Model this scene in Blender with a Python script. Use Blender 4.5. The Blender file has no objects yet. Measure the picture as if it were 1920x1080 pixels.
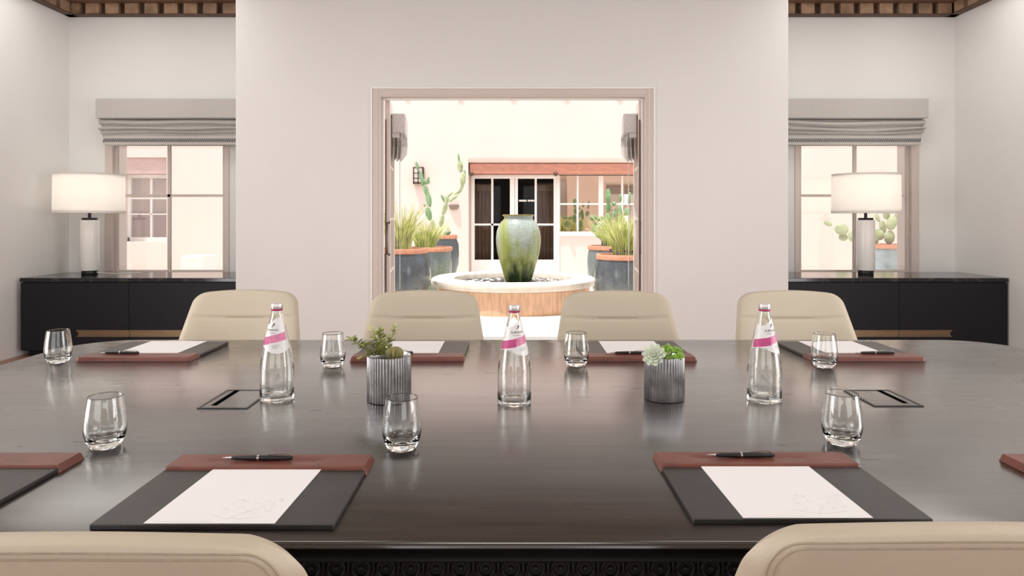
import bpy, math, random
from math import sin, cos, pi, sqrt, exp, atan2, radians
from mathutils import Vector, Matrix, noise as mnoise

random.seed(7)
S = bpy.context.scene
COL = S.collection

# ------------------------------------------------------------------ camera
F = 1280.0            # focal length in pixels of the 1920 frame
CZ = 1.24             # eye height
HY = 407.0            # horizon row
cam = bpy.data.cameras.new('camera'); cam_o = bpy.data.objects.new('camera', cam)
COL.objects.link(cam_o); S.camera = cam_o
cam.sensor_width = 36.0; cam.lens = 36.0 * F / 1920.0
cam.shift_y = -(540.0 - HY) / 1920.0
cam.clip_start = 0.05; cam.clip_end = 200
cam_o.location = (0, 0, CZ); cam_o.rotation_euler = (pi/2, 0, 0)

def X_(px, Y): return (px - 960.0) * Y / F
def Z_(py, Y): return CZ - (py - HY) * Y / F

# ------------------------------------------------------------------ world, sun, exposure
W = bpy.data.worlds.new('sky'); S.world = W; W.use_nodes = True
bg = W.node_tree.nodes['Background']
bg.inputs[0].default_value = (0.92, 0.95, 1.0, 1); bg.inputs[1].default_value = 1.5
S.view_settings.view_transform = 'Standard'; S.view_settings.look = 'None'
S.view_settings.gamma = 1.0; S.view_settings.use_curve_mapping = False
S.view_settings.exposure = 0.14

sun = bpy.data.lights.new('sun', 'SUN'); sun.energy = 3.6; sun.angle = radians(1.0); sun.color = (1.0, 0.96, 0.93)
sun_o = bpy.data.objects.new('sun', sun); COL.objects.link(sun_o)
sun_o.rotation_euler = Vector((0.25, 0.23, -1.0)).to_track_quat('-Z', 'Y').to_euler()

def area(name, loc, direction, sx, sy, power, color=(1, 1, 1)):
    l = bpy.data.lights.new(name, 'AREA'); l.shape = 'RECTANGLE'; l.size = sx; l.size_y = sy
    l.energy = power; l.color = color
    o = bpy.data.objects.new(name, l); COL.objects.link(o); o.location = loc
    o.rotation_euler = Vector(direction).to_track_quat('-Z', 'Z').to_euler()
    return o
# added area panels: rear pair is fill, side pair stands for window daylight
area('rear_fill_light', (-2.2, -2.86, 1.65), (0, 1, 0.05), 3.4, 2.0, 26, (1, 0.985, 0.965))
area('rear_fill_light', (2.2, -2.86, 1.65), (0, 1, 0.05), 3.4, 2.0, 26, (1, 0.985, 0.965))
area('side_window_light', (-4.36, 1.2, 1.65), (1, 0, 0.05), 3.2, 2.0, 135, (1, 0.975, 0.95))
area('side_window_light', (4.36, 1.2, 1.65), (-1, 0, 0.05), 3.2, 2.0, 120, (1, 0.975, 0.95))
# unseen overhead panels added to fill the room with light
for cx, cy, pw in ((-2.2, 0.6, 16), (0, 0.6, 16), (2.2, 0.6, 16), (-3.2, 3.0, 20), (-1.2, 2.7, 8), (1.2, 2.7, 8), (3.2, 3.0, 20)):
    area('ceiling_fill', (cx, cy, 3.34), (0, 0, -1), 0.9, 0.9, pw, (1, 0.97, 0.92))
area('alcove_fill', (-3.4, 5.5, 3.34), (0, 0, -1), 1.7, 1.2, 17, (1, 0.97, 0.93))  # added overhead fill that brightens the alcove walls
area('alcove_fill', (3.4, 5.5, 3.34), (0, 0, -1), 1.7, 1.2, 17, (1, 0.97, 0.93))

# ------------------------------------------------------------------ mesh builder
def root_of(o):
    while o.parent: o = o.parent
    return o

class MB:
    def __init__(s): s.v = []; s.f = []
    def add(s, vs, fs):
        n = len(s.v); s.v += [tuple(v) for v in vs]; s.f += [tuple(i + n for i in f) for f in fs]; return s
    def box(s, x0, x1, y0, y1, z0, z1, M=None):
        vs = [Vector((x, y, z)) for x in (x0, x1) for y in (y0, y1) for z in (z0, z1)]
        if M is not None: vs = [M @ v for v in vs]
        return s.add(vs, [(0,1,3,2),(4,6,7,5),(0,4,5,1),(2,3,7,6),(0,2,6,4),(1,5,7,3)])
    def lathe(s, prof, n=48, c=(0,0,0), rfun=None, closed=False, cap=True):
        vs = []; fs = []; m = len(prof)
        for (r, z) in prof:
            for k in range(n):
                a = 2*pi*k/n; rr = r if rfun is None else rfun(r, z, a)
                vs.append((c[0]+rr*cos(a), c[1]+rr*sin(a), c[2]+z))
        for i in range(m-1 if not closed else m):
            j = (i+1) % m
            for k in range(n):
                k2 = (k+1) % n
                fs.append((i*n+k, i*n+k2, j*n+k2, j*n+k))
        if cap and not closed:
            fs.append(tuple(range(n-1, -1, -1))); fs.append(tuple((m-1)*n+k for k in range(n)))
        return s.add(vs, fs)
    def tube(s, path, r, n=8, cap=True):
        P = [Vector(p) for p in path]; m = len(P); vs = []; fs = []
        rs = r if isinstance(r, (list, tuple)) else [r]*m
        up = Vector((0,0,1))
        for i in range(m):
            t = (P[min(i+1, m-1)] - P[max(i-1, 0)])
            if t.length < 1e-9: t = Vector((0,0,1))
            t.normalize()
            a = t.cross(up)
            if a.length < 1e-3: a = t.cross(Vector((0,1,0)))
            a.normalize(); b = t.cross(a)
            for k in range(n):
                th = 2*pi*k/n; vs.append(P[i] + (a*cos(th) + b*sin(th))*rs[i])
        for i in range(m-1):
            for k in range(n):
                k2 = (k+1) % n; fs.append((i*n+k, (i+1)*n+k, (i+1)*n+k2, i*n+k2))
        if cap: fs.append(tuple(range(n))); fs.append(tuple((m-1)*n+k for k in range(n-1, -1, -1)))
        return s.add(vs, fs)
    def grid(s, fn, nu, nv, wrap=False):
        vs = [fn(i/(nu if wrap else nu-1), j/(nv-1)) for j in range(nv) for i in range(nu)]
        fs = []
        for j in range(nv-1):
            for i in range(nu if wrap else nu-1):
                i2 = (i+1) % nu; fs.append((j*nu+i, j*nu+i2, (j+1)*nu+i2, (j+1)*nu+i))
        return s.add(vs, fs)
    def ellipsoid(s, c, rad, rot=None, nu=14, nv=9):
        c = Vector(c); vs = []; fs = []
        for j in range(1, nv):
            ph = pi*j/nv
            for i in range(nu):
                th = 2*pi*i/nu
                p = Vector((rad[0]*sin(ph)*cos(th), rad[1]*sin(ph)*sin(th), rad[2]*cos(ph)))
                if rot is not None: p = rot @ p
                vs.append(c+p)
        top = Vector((0,0,rad[2])); bot = Vector((0,0,-rad[2]))
        if rot is not None: top = rot @ top; bot = rot @ bot
        vs += [c+top, c+bot]; m = nv-1
        for j in range(m-1):
            for i in range(nu):
                i2 = (i+1) % nu; fs.append((j*nu+i, (j+1)*nu+i, (j+1)*nu+i2, j*nu+i2))
        for i in range(nu):
            i2 = (i+1) % nu
            fs.append((m*nu, i, i2)); fs.append((m*nu+1, (m-1)*nu+i2, (m-1)*nu+i))
        return s.add(vs, fs)
    def prism(s, pts, y0, y1):      # polygon in x,z extruded in y
        n = len(pts)
        vs = [(x, y0, z) for x, z in pts] + [(x, y1, z) for x, z in pts]
        fs = [tuple(range(n)), tuple(range(2*n-1, n-1, -1))]
        for i in range(n):
            j = (i+1) % n; fs.append((i, i+n, j+n, j))
        return s.add(vs, fs)
    def build(s, name, mat, parent=None, at=None, smooth=40, bevel=0, bseg=2):
        if parent is not None: off = root_of(parent).location.copy()
        else: off = Vector(at) if at is not None else Vector((0,0,0))
        me = bpy.data.meshes.new(name)
        me.from_pydata([(v[0]-off[0], v[1]-off[1], v[2]-off[2]) for v in s.v], [], s.f)
        me.validate(); me.update()
        if smooth:
            for p in me.polygons: p.use_smooth = True
            me.set_sharp_from_angle(angle=radians(smooth))
        me.materials.append(mat)
        o = bpy.data.objects.new(name, me); COL.objects.link(o)
        if parent is not None: o.parent = parent
        else: o.location = off
        if bevel:
            b = o.modifiers.new('bevel', 'BEVEL'); b.width = bevel; b.segments = bseg; b.limit_method = 'ANGLE'
            b.harden_normals = False
        return o

def tag(o, label=None, cat=None, group=None, kind=None):
    if label: o['label'] = label
    if cat: o['category'] = cat
    if group: o['group'] = group
    if kind: o['kind'] = kind
    return o
def thing(name, label, cat, loc=(0,0,0), rz=0, group=None):
    o = bpy.data.objects.new(name, None); COL.objects.link(o); o.empty_display_size = 0.1
    o.location = loc; o.rotation_euler = (0,0,rz); return tag(o, label, cat, group)
def struct(o): o['kind'] = 'structure'; return o
def dup(root, loc, rz=0, label=None, group=None):
    def rec(src, par):
        c = src.copy(); COL.objects.link(c)
        if par is not None: c.parent = par
        for ch in list(src.children): rec(ch, c)
        return c
    kids = [c for c in root.children]
    r = root.copy(); COL.objects.link(r); r.location = loc; r.rotation_euler = (0,0,rz)
    for k in kids: rec(k, r)
    if label: r['label'] = label
    if group: r['group'] = group
    return r

# ------------------------------------------------------------------ materials
def new_mat(name):
    m = bpy.data.materials.new(name); m.use_nodes = True
    nt = m.node_tree; b = nt.nodes['Principled BSDF']; return m, nt, b
def simple(name, col, rough=0.5, metal=0.0, spec=0.5, noise_scale=None, amount=0.12, bump=0.0, bump_scale=None, stretch=(1,1,1), coat=0.0, sheen=0.0):
    m, nt, b = new_mat(name)
    b.inputs['Base Color'].default_value = (*col, 1); b.inputs['Roughness'].default_value = rough
    b.inputs['Metallic'].default_value = metal; b.inputs['Specular IOR Level'].default_value = spec
    if coat: b.inputs['Coat Weight'].default_value = coat; b.inputs['Coat Roughness'].default_value = 0.15
    if sheen: b.inputs['Sheen Weight'].default_value = sheen
    tc = nt.nodes.new('ShaderNodeTexCoord'); mp = nt.nodes.new('ShaderNodeMapping'); mp.inputs['Scale'].default_value = stretch
    nt.links.new(tc.outputs['Object'], mp.inputs['Vector'])
    if noise_scale:
        n = nt.nodes.new('ShaderNodeTexNoise'); n.inputs['Scale'].default_value = noise_scale; n.inputs['Detail'].default_value = 5
        nt.links.new(mp.outputs['Vector'], n.inputs['Vector'])
        r = nt.nodes.new('ShaderNodeValToRGB')
        r.color_ramp.elements[0].position = 0.3; r.color_ramp.elements[1].position = 0.7
        r.color_ramp.elements[0].color = (*[c*(1-amount) for c in col], 1)
        r.color_ramp.elements[1].color = (*[min(1, c*(1+amount)) for c in col], 1)
        nt.links.new(n.outputs['Fac'], r.inputs['Fac']); nt.links.new(r.outputs['Color'], b.inputs['Base Color'])
    if bump:
        n2 = nt.nodes.new('ShaderNodeTexNoise'); n2.inputs['Scale'].default_value = bump_scale or 60; n2.inputs['Detail'].default_value = 4
        nt.links.new(mp.outputs['Vector'], n2.inputs['Vector'])
        bp = nt.nodes.new('ShaderNodeBump'); bp.inputs['Strength'].default_value = bump; bp.inputs['Distance'].default_value = 0.002
        nt.links.new(n2.outputs['Fac'], bp.inputs['Height']); nt.links.new(bp.outputs['Normal'], b.inputs['Normal'])
    return m

M = {}
M['wall'] = simple('wall_plaster', (0.80, 0.79, 0.77), 0.85, spec=0.2, noise_scale=1.3, amount=0.012, bump=0.15, bump_scale=25)
M['ceil'] = simple('ceiling_wood', (0.20, 0.115, 0.065), 0.6, noise_scale=3, amount=0.3, stretch=(1, 8, 8))
M['beam'] = simple('beam_wood', (0.17, 0.09, 0.055), 0.5, noise_scale=4, amount=0.35, stretch=(1, 10, 10))
M['block'] = simple('dentil_wood', (0.36, 0.235, 0.15), 0.6, noise_scale=9, amount=0.4)
M['block_dark'] = simple('dentil_back_wood', (0.10, 0.055, 0.035), 0.6, noise_scale=9, amount=0.3)
M['floor'] = simple('floor_tile', (0.30, 0.13, 0.085), 0.35, noise_scale=3, amount=0.2)
M['casing'] = simple('casing_paint', (0.66, 0.57, 0.52), 0.45, noise_scale=2, amount=0.02)
M['gap_dark'] = simple('gap_strip', (0.16, 0.075, 0.05), 0.6, noise_scale=20, amount=0.2)  # brown of the strips that stand for the door gaps
M['sash'] = simple('sash_paint', (0.62, 0.55, 0.50), 0.45, noise_scale=2, amount=0.02)
M['cab'] = simple('cabinet_lacquer', (0.009, 0.009, 0.013), 0.5, spec=0.3, noise_scale=30, amount=0.15, bump=0.1, bump_scale=140)
M['brass'] = simple('brass', (0.32, 0.24, 0.15), 0.34, metal=1.0, noise_scale=20, amount=0.08)
M['leather'] = simple('cream_leather', (0.475, 0.412, 0.318), 0.45, noise_scale=4, amount=0.03, bump=0.25, bump_scale=420)
M['piping'] = simple('leather_seam', (0.34, 0.28, 0.20), 0.6, noise_scale=80, amount=0.1)
M['steel'] = simple('polished_steel', (0.6, 0.6, 0.6), 0.22, metal=1.0, noise_scale=10, amount=0.04)
M['black'] = simple('black_plastic', (0.012, 0.012, 0.013), 0.3, noise_scale=30, amount=0.1)
M['blackmetal'] = simple('black_metal', (0.02, 0.02, 0.022), 0.35, metal=0.5, noise_scale=30, amount=0.1)
M['flap'] = simple('oxblood_leather', (0.145, 0.042, 0.029), 0.36, noise_scale=14, amount=0.18, bump=0.3, bump_scale=260)
M['pad'] = simple('black_leather', (0.026, 0.024, 0.023), 0.36, noise_scale=10, amount=0.2, bump=0.25, bump_scale=350)
M['paper'] = simple('paper', (0.80, 0.785, 0.80), 0.7, noise_scale=5, amount=0.01)
M['ink'] = simple('pale_print', (0.64, 0.615, 0.62), 0.8, noise_scale=5, amount=0.02)
M['soil'] = simple('dark_soil', (0.035, 0.025, 0.018), 0.9, noise_scale=90, amount=0.5, bump=0.6, bump_scale=150)
M['stem'] = simple('plant_stem', (0.22, 0.24, 0.09), 0.6, noise_scale=30, amount=0.2)
M['leaf'] = simple('jade_leaf', (0.24, 0.27, 0.07), 0.4, noise_scale=35, amount=0.45)
M['leaf_pale'] = simple('pale_leaf', (0.55, 0.54, 0.27), 0.45, noise_scale=35, amount=0.3)
M['bud'] = simple('barrel_cactus', (0.20, 0.175, 0.06), 0.5, noise_scale=60, amount=0.4)
M['rosette'] = simple('rosette_leaf', (0.56, 0.62, 0.48), 0.4, noise_scale=25, amount=0.2)
M['sedum'] = simple('sedum_leaf', (0.25, 0.42, 0.07), 0.4, noise_scale=50, amount=0.4)
M['shade_fabric'] = simple('linen', (0.53, 0.505, 0.48), 0.9, noise_scale=60, amount=0.10, stretch=(1, 1, 6), bump=0.5, bump_scale=500, sheen=0.2)
M['fringe'] = simple('fringe_cord', (0.62, 0.59, 0.55), 0.9, noise_scale=200, amount=0.2)
M['fringe_dark'] = simple('fringe_gap', (0.15, 0.145, 0.14), 0.9, noise_scale=200, amount=0.2)
M['cord'] = simple('white_cord', (0.8, 0.78, 0.75), 0.7, noise_scale=50, amount=0.05)
M['lampbase'] = simple('lamp_ceramic', (0.92, 0.90, 0.86), 0.25, noise_scale=2, amount=0.015)
M['outwall'] = simple('pink_stucco', (0.79, 0.655, 0.59), 0.9, spec=0.15, noise_scale=1.2, amount=0.025, bump=0.3, bump_scale=18)
M['white_paint'] = simple('white_paint', (0.90, 0.875, 0.84), 0.45, noise_scale=3, amount=0.01)
M['lightened_leaf_paint'] = simple('lightened_leaf_paint', (0.84, 0.75, 0.69), 0.45, noise_scale=2, amount=0.02)  # paint lightened to make up for the shade on the leaves
M['lightened_linen'] = simple('lightened_linen', (0.70, 0.67, 0.64), 0.9, noise_scale=60, amount=0.08, bump=0.4, bump_scale=500)  # linen colour raised to offset the dim porch
M['void'] = simple('slot_opening', (0.003, 0.003, 0.003), 0.95, spec=0.0, noise_scale=30, amount=0.1)
M['lintel'] = simple('terracotta_lintel', (0.56, 0.245, 0.17), 0.75, noise_scale=7, amount=0.14, stretch=(1, 4, 4))
M['lintel_washed'] = simple('washed_lintel', (0.58, 0.40, 0.36), 0.75, noise_scale=7, amount=0.1, stretch=(1, 4, 4))  # lintel with the washing-out by window reflection put into its colour
M['ground'] = simple('pale_paving', (0.74, 0.71, 0.66), 0.9, noise_scale=4, amount=0.06, bump=0.4, bump_scale=40)
M['basin'] = simple('basin_stucco', (0.72, 0.47, 0.31), 0.9, noise_scale=6, amount=0.22, stretch=(5, 5, 0.7), bump=0.5, bump_scale=30)
M['basin_rim'] = simple('basin_rim_stone', (0.86, 0.77, 0.66), 0.85, noise_scale=8, amount=0.10, bump=0.4, bump_scale=30)
M['terracotta'] = simple('terracotta', (0.62, 0.29, 0.18), 0.75, noise_scale=18, amount=0.16)
M['cactus'] = simple('cactus_skin', (0.23, 0.37, 0.19), 0.6, noise_scale=14, amount=0.25)
M['cactus_pale'] = simple('cactus_skin_pale', (0.40, 0.46, 0.26), 0.6, noise_scale=14, amount=0.25)
M['grass'] = simple('grass_blade', (0.44, 0.52, 0.13), 0.6, noise_scale=9, amount=0.45)
M['grass_pale'] = simple('grass_blade_pale', (0.74, 0.72, 0.38), 0.6, noise_scale=9, amount=0.3)
M['flower'] = simple('purple_flower', (0.20, 0.09, 0.22), 0.6, noise_scale=30, amount=0.3)
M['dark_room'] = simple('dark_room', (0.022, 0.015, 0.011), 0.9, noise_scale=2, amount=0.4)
M['drape'] = simple('drape', (0.50, 0.38, 0.28), 0.8, noise_scale=4, amount=0.25, stretch=(12, 1, 0.6))
M['lantern'] = simple('lantern_iron', (0.10, 0.055, 0.04), 0.6, noise_scale=30, amount=0.3)
M['lantern_glass'] = simple('lantern_glass', (0.75, 0.73, 0.69), 0.3, noise_scale=9, amount=0.12)
M['pipe_brown'] = simple('downlight_trim', (0.25, 0.2, 0.16), 0.4, noise_scale=9, amount=0.1)
M['pinklabel'] = simple('magenta_print', (0.48, 0.05, 0.20), 0.5, noise_scale=120, amount=0.2)
M['pinklabel2'] = simple('pink_print', (0.62, 0.20, 0.34), 0.5, noise_scale=120, amount=0.15)
M['label'] = simple('bottle_label', (0.72, 0.70, 0.69), 0.35, noise_scale=90, amount=0.05)
M['print'] = simple('dark_print', (0.05, 0.045, 0.05), 0.6, noise_scale=90, amount=0.1)
M['print_grey'] = simple('grey_print', (0.35, 0.33, 0.34), 0.6, noise_scale=90, amount=0.1)
M['cap'] = simple('bottle_cap', (0.66, 0.62, 0.60), 0.35, metal=0.6, noise_scale=60, amount=0.1)
M['cap_ring'] = simple('cap_ring', (0.42, 0.03, 0.12), 0.4, noise_scale=60, amount=0.1)
M['planter_box'] = simple('blue_grey_planter', (0.30, 0.36, 0.38), 0.4, noise_scale=6, amount=0.35)

def marble():
    m, nt, b = new_mat('black_marble')
    tc = nt.nodes.new('ShaderNodeTexCoord'); n = nt.nodes.new('ShaderNodeTexNoise')
    n.inputs['Scale'].default_value = 3.2; n.inputs['Detail'].default_value = 10; n.inputs['Distortion'].default_value = 1.6
    r = nt.nodes.new('ShaderNodeValToRGB'); e = r.color_ramp.elements
    e[0].position = 0.47; e[0].color = (0.010, 0.010, 0.012, 1); e[1].position = 0.53; e[1].color = (0.010, 0.010, 0.012, 1)
    k = e.new(0.5); k.color = (0.045, 0.045, 0.045, 1)
    nt.links.new(tc.outputs['Object'], n.inputs['Vector']); nt.links.new(n.outputs['Fac'], r.inputs['Fac'])
    nt.links.new(r.outputs['Color'], b.inputs['Base Color']); b.inputs['Roughness'].default_value = 0.12
    return m
M['marble'] = marble()
M['table_shaded'] = simple('shaded_ebonised_wood', (0.007, 0.006, 0.006), 0.55, spec=0.25, noise_scale=12, amount=0.2)  # same wood as the top, its shade painted in darker

def table_wood():
    m, nt, b = new_mat('ebonised_wood')
    L = nt.links.new
    tc = nt.nodes.new('ShaderNodeTexCoord')
    mp = nt.nodes.new('ShaderNodeMapping'); mp.inputs['Scale'].default_value = (1.2, 22, 22)
    L(tc.outputs['Object'], mp.inputs['Vector'])
    n = nt.nodes.new('ShaderNodeTexNoise'); n.inputs['Scale'].default_value = 2.2; n.inputs['Detail'].default_value = 8; n.inputs['Distortion'].default_value = 0.4
    L(mp.outputs['Vector'], n.inputs['Vector'])
    r = nt.nodes.new('ShaderNodeValToRGB'); r.color_ramp.elements[0].position = 0.3; r.color_ramp.elements[1].position = 0.75
    r.color_ramp.elements[0].color = (0.014, 0.0112, 0.010, 1); r.color_ramp.elements[1].color = (0.042, 0.033, 0.030, 1)
    L(n.outputs['Fac'], r.inputs['Fac'])
    # small dark knots and scratches in the boards
    mp2 = nt.nodes.new('ShaderNodeMapping'); mp2.inputs['Scale'].default_value = (7, 34, 34); L(tc.outputs['Object'], mp2.inputs['Vector'])
    n2 = nt.nodes.new('ShaderNodeTexNoise'); n2.inputs['Scale'].default_value = 1.0; n2.inputs['Detail'].default_value = 3
    L(mp2.outputs['Vector'], n2.inputs['Vector'])
    r2 = nt.nodes.new('ShaderNodeValToRGB'); r2.color_ramp.elements[0].position = 0.715; r2.color_ramp.elements[1].position = 0.76
    r2.color_ramp.elements[0].color = (0,0,0,1); r2.color_ramp.elements[1].color = (1,1,1,1)
    L(n2.outputs['Fac'], r2.inputs['Fac'])
    mix = nt.nodes.new('ShaderNodeMix'); mix.data_type = 'RGBA'
    L(r2.outputs['Color'], mix.inputs['Factor']); L(r.outputs['Color'], mix.inputs['A']); mix.inputs['B'].default_value = (0.004, 0.003, 0.003, 1)
    L(mix.outputs['Result'], b.inputs['Base Color'])
    # broad roughness variation
    n3 = nt.nodes.new('ShaderNodeTexNoise'); n3.inputs['Scale'].default_value = 1.0; n3.inputs['Detail'].default_value = 4
    mp3 = nt.nodes.new('ShaderNodeMapping'); mp3.inputs['Scale'].default_value = (1, 6, 6); L(tc.outputs['Object'], mp3.inputs['Vector']); L(mp3.outputs['Vector'], n3.inputs['Vector'])
    mr = nt.nodes.new('ShaderNodeMapRange'); mr.inputs['From Min'].default_value = 0.3; mr.inputs['From Max'].default_value = 0.7
    mr.inputs['To Min'].default_value = 0.24; mr.inputs['To Max'].default_value = 0.34
    L(n3.outputs['Fac'], mr.inputs['Value'])
    ad = nt.nodes.new('ShaderNodeMath'); ad.operation = 'MULTIPLY_ADD'; ad.inputs[1].default_value = 0.4
    L(r2.outputs['Color'], ad.inputs[0]); L(mr.outputs['Result'], ad.inputs[2]); L(ad.outputs['Value'], b.inputs['Roughness'])
    bp = nt.nodes.new('ShaderNodeBump'); bp.inputs['Strength'].default_value = 0.05; bp.inputs['Distance'].default_value = 0.0006
    L(n.outputs['Fac'], bp.inputs['Height']); L(bp.outputs['Normal'], b.inputs['Normal'])
    b.inputs['Specular IOR Level'].default_value = 0.5
    b.inputs['Coat Weight'].default_value = 1.0; b.inputs['Coat IOR'].default_value = 1.5; b.inputs['Coat Roughness'].default_value = 0.17
    return m
M['table'] = table_wood()

def glass_mat(name, ior=1.5, col=(1,1,1), rough=0.0):
    m = bpy.data.materials.new(name); m.use_nodes = True; nt = m.node_tree
    nt.nodes.remove(nt.nodes['Principled BSDF']); g = nt.nodes.new('ShaderNodeBsdfGlass')
    g.inputs['IOR'].default_value = ior; g.inputs['Color'].default_value = (*col, 1); g.inputs['Roughness'].default_value = rough
    nt.links.new(g.outputs[0], nt.nodes['Material Output'].inputs[0]); return m
M['glass'] = glass_mat('clear_glass', 1.5, (0.985, 0.99, 0.985))
M['bottle_glass'] = glass_mat('bottle_glass', 1.5, (0.985, 0.99, 0.985))
M['water'] = glass_mat('water', 1.33, (0.99, 1.0, 0.99))

def pane_mat(name, ior, tint=(1,1,1), extra=0.0, gl=(1,1,1)):
    m = bpy.data.materials.new(name); m.use_nodes = True; nt = m.node_tree
    nt.nodes.remove(nt.nodes['Principled BSDF'])
    t = nt.nodes.new('ShaderNodeBsdfTransparent'); t.inputs[0].default_value = (*tint, 1)
    g = nt.nodes.new('ShaderNodeBsdfGlossy'); g.inputs['Roughness'].default_value = 0.0; g.inputs[0].default_value = (*gl,1)
    f = nt.nodes.new('ShaderNodeFresnel'); f.inputs[0].default_value = ior
    a = nt.nodes.new('ShaderNodeMath'); a.operation = 'ADD'; a.use_clamp = True; a.inputs[1].default_value = extra
    nt.links.new(f.outputs[0], a.inputs[0])
    mx = nt.nodes.new('ShaderNodeMixShader'); nt.links.new(a.outputs[0], mx.inputs[0])
    nt.links.new(t.outputs[0], mx.inputs[1]); nt.links.new(g.outputs[0], mx.inputs[2])
    nt.links.new(mx.outputs[0], nt.nodes['Material Output'].inputs[0]); return m
M['pane'] = pane_mat('window_pane', 1.6, (0.98, 0.98, 0.98), 0.06)
M['pane_door'] = pane_mat('door_pane', 1.18, (0.75, 0.72, 0.7))
M['pane_mirror'] = pane_mat('coated_pane', 1.5, (0.8, 0.8, 0.8), 0.5, (1.0, 0.84, 0.70))

M['pane_grey'] = pane_mat('grey_coated_pane', 1.5, (0.8, 0.8, 0.8), 0.4, (0.88, 0.86, 0.92))

def shade_mat():
    m = bpy.data.materials.new('lamp_shade_cloth'); m.use_nodes = True; nt = m.node_tree
    nt.nodes.remove(nt.nodes['Principled BSDF'])
    d = nt.nodes.new('ShaderNodeBsdfDiffuse'); t = nt.nodes.new('ShaderNodeBsdfTranslucent')
    n = nt.nodes.new('ShaderNodeTexNoise'); n.inputs['Scale'].default_value = 120
    r = nt.nodes.new('ShaderNodeValToRGB'); r.color_ramp.elements[0].color = (0.87,0.85,0.82,1); r.color_ramp.elements[1].color = (0.93,0.91,0.88,1)
    nt.links.new(n.outputs['Fac'], r.inputs['Fac'])
    nt.links.new(r.outputs[0], d.inputs[0]); nt.links.new(r.outputs[0], t.inputs[0])
    mx = nt.nodes.new('ShaderNodeMixShader'); mx.inputs[0].default_value = 0.4
    nt.links.new(d.outputs[0], mx.inputs[1]); nt.links.new(t.outputs[0], mx.inputs[2])
    nt.links.new(mx.outputs[0], nt.nodes['Material Output'].inputs[0]); return m
M['lampshade'] = shade_mat()

def glaze(name, top, mid, low, zlo, zhi, streak=None, seed=0.0):
    """glazed ceramic whose run-down glaze colours change with height and drip"""
    m, nt, b = new_mat(name); L = nt.links.new
    tc = nt.nodes.new('ShaderNodeTexCoord'); sx = nt.nodes.new('ShaderNodeSeparateXYZ'); L(tc.outputs['Object'], sx.inputs[0])
    mp = nt.nodes.new('ShaderNodeMapping'); mp.inputs['Scale'].default_value = (9, 9, 1.1); mp.inputs['Location'].default_value = (seed, seed, seed)
    L(tc.outputs['Object'], mp.inputs['Vector'])
    n = nt.nodes.new('ShaderNodeTexNoise'); n.inputs['Scale'].default_value = 1.5; n.inputs['Detail'].default_value = 6; L(mp.outputs[0], n.inputs['Vector'])
    mr = nt.nodes.new('ShaderNodeMapRange'); mr.inputs['From Min'].default_value = zlo; mr.inputs['From Max'].default_value = zhi
    L(sx.outputs['Z'], mr.inputs['Value'])
    ma = nt.nodes.new('ShaderNodeMath'); ma.operation = 'MULTIPLY_ADD'; ma.inputs[1].default_value = 1.1
    L(n.outputs['Fac'], ma.inputs[0])
    sb = nt.nodes.new('ShaderNodeMath'); sb.operation = 'SUBTRACT'; sb.inputs[1].default_value = 0.55; L(mr.outputs[0], sb.inputs[0])
    L(sb.outputs[0], ma.inputs[2])
    r = nt.nodes.new('ShaderNodeValToRGB'); e = r.color_ramp.elements
    e[0].position = 0.05; e[0].color = (*low, 1); e[1].position = 0.75; e[1].color = (*top, 1)
    k = e.new(0.35); k.color = (*mid, 1)
    L(ma.outputs[0], r.inputs['Fac'])
    out = r.outputs[0]
    n4 = nt.nodes.new('ShaderNodeTexNoise'); n4.inputs['Scale'].default_value = 34; n4.inputs['Detail'].default_value = 6; L(tc.outputs['Object'], n4.inputs['Vector'])
    r4 = nt.nodes.new('ShaderNodeValToRGB'); r4.color_ramp.elements[0].color = (0.84,0.84,0.84,1); r4.color_ramp.elements[1].color = (1.08,1.08,1.08,1)
    r4.color_ramp.elements[0].position = 0.35; r4.color_ramp.elements[1].position = 0.65; L(n4.outputs['Fac'], r4.inputs['Fac'])
    mul = nt.nodes.new('ShaderNodeMix'); mul.data_type = 'RGBA'; mul.blend_type = 'MULTIPLY'; mul.inputs['Factor'].default_value = 1.0
    L(out, mul.inputs['A']); L(r4.outputs[0], mul.inputs['B']); out = mul.outputs['Result']
    if streak:
        x0, x1, col = streak
        w = nt.nodes.new('ShaderNodeMath'); w.operation = 'MULTIPLY_ADD'; w.inputs[1].default_value = 0.05
        L(n4.outputs['Fac'], w.inputs[0]); L(sx.outputs['X'], w.inputs[2])
        g = nt.nodes.new('ShaderNodeMapRange'); g.inputs['From Min'].default_value = x0; g.inputs['From Max'].default_value = (x0+x1)/2
        g2 = nt.nodes.new('ShaderNodeMapRange'); g2.inputs['From Min'].default_value = x1; g2.inputs['From Max'].default_value = (x0+x1)/2
        L(w.outputs[0], g.inputs['Value']); L(w.outputs[0], g2.inputs['Value'])
        mm = nt.nodes.new('ShaderNodeMath'); mm.operation = 'MULTIPLY'; L(g.outputs[0], mm.inputs[0]); L(g2.outputs[0], mm.inputs[1])
        mx = nt.nodes.new('ShaderNodeMix'); mx.data_type = 'RGBA'; L(mm.outputs[0], mx.inputs['Factor']); L(out, mx.inputs['A']); mx.inputs['B'].default_value = (*col, 1)
        out = mx.outputs['Result']
    L(out, b.inputs['Base Color']); b.inputs['Roughness'].default_value = 0.22
    return m
M['vase'] = glaze('vase_glaze', (0.36, 0.42, 0.385), (0.27, 0.33, 0.10), (0.022, 0.045, 0.012), 0.05, 1.02, (-0.26, -0.10, (0.29, 0.33, 0.045)), 1.0)
M['pot_blue'] = glaze('pot_glaze_blue', (0.085, 0.10, 0.115), (0.16, 0.18, 0.175), (0.21, 0.20, 0.14), 0.0, 0.8, None, 4.0)
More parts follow.
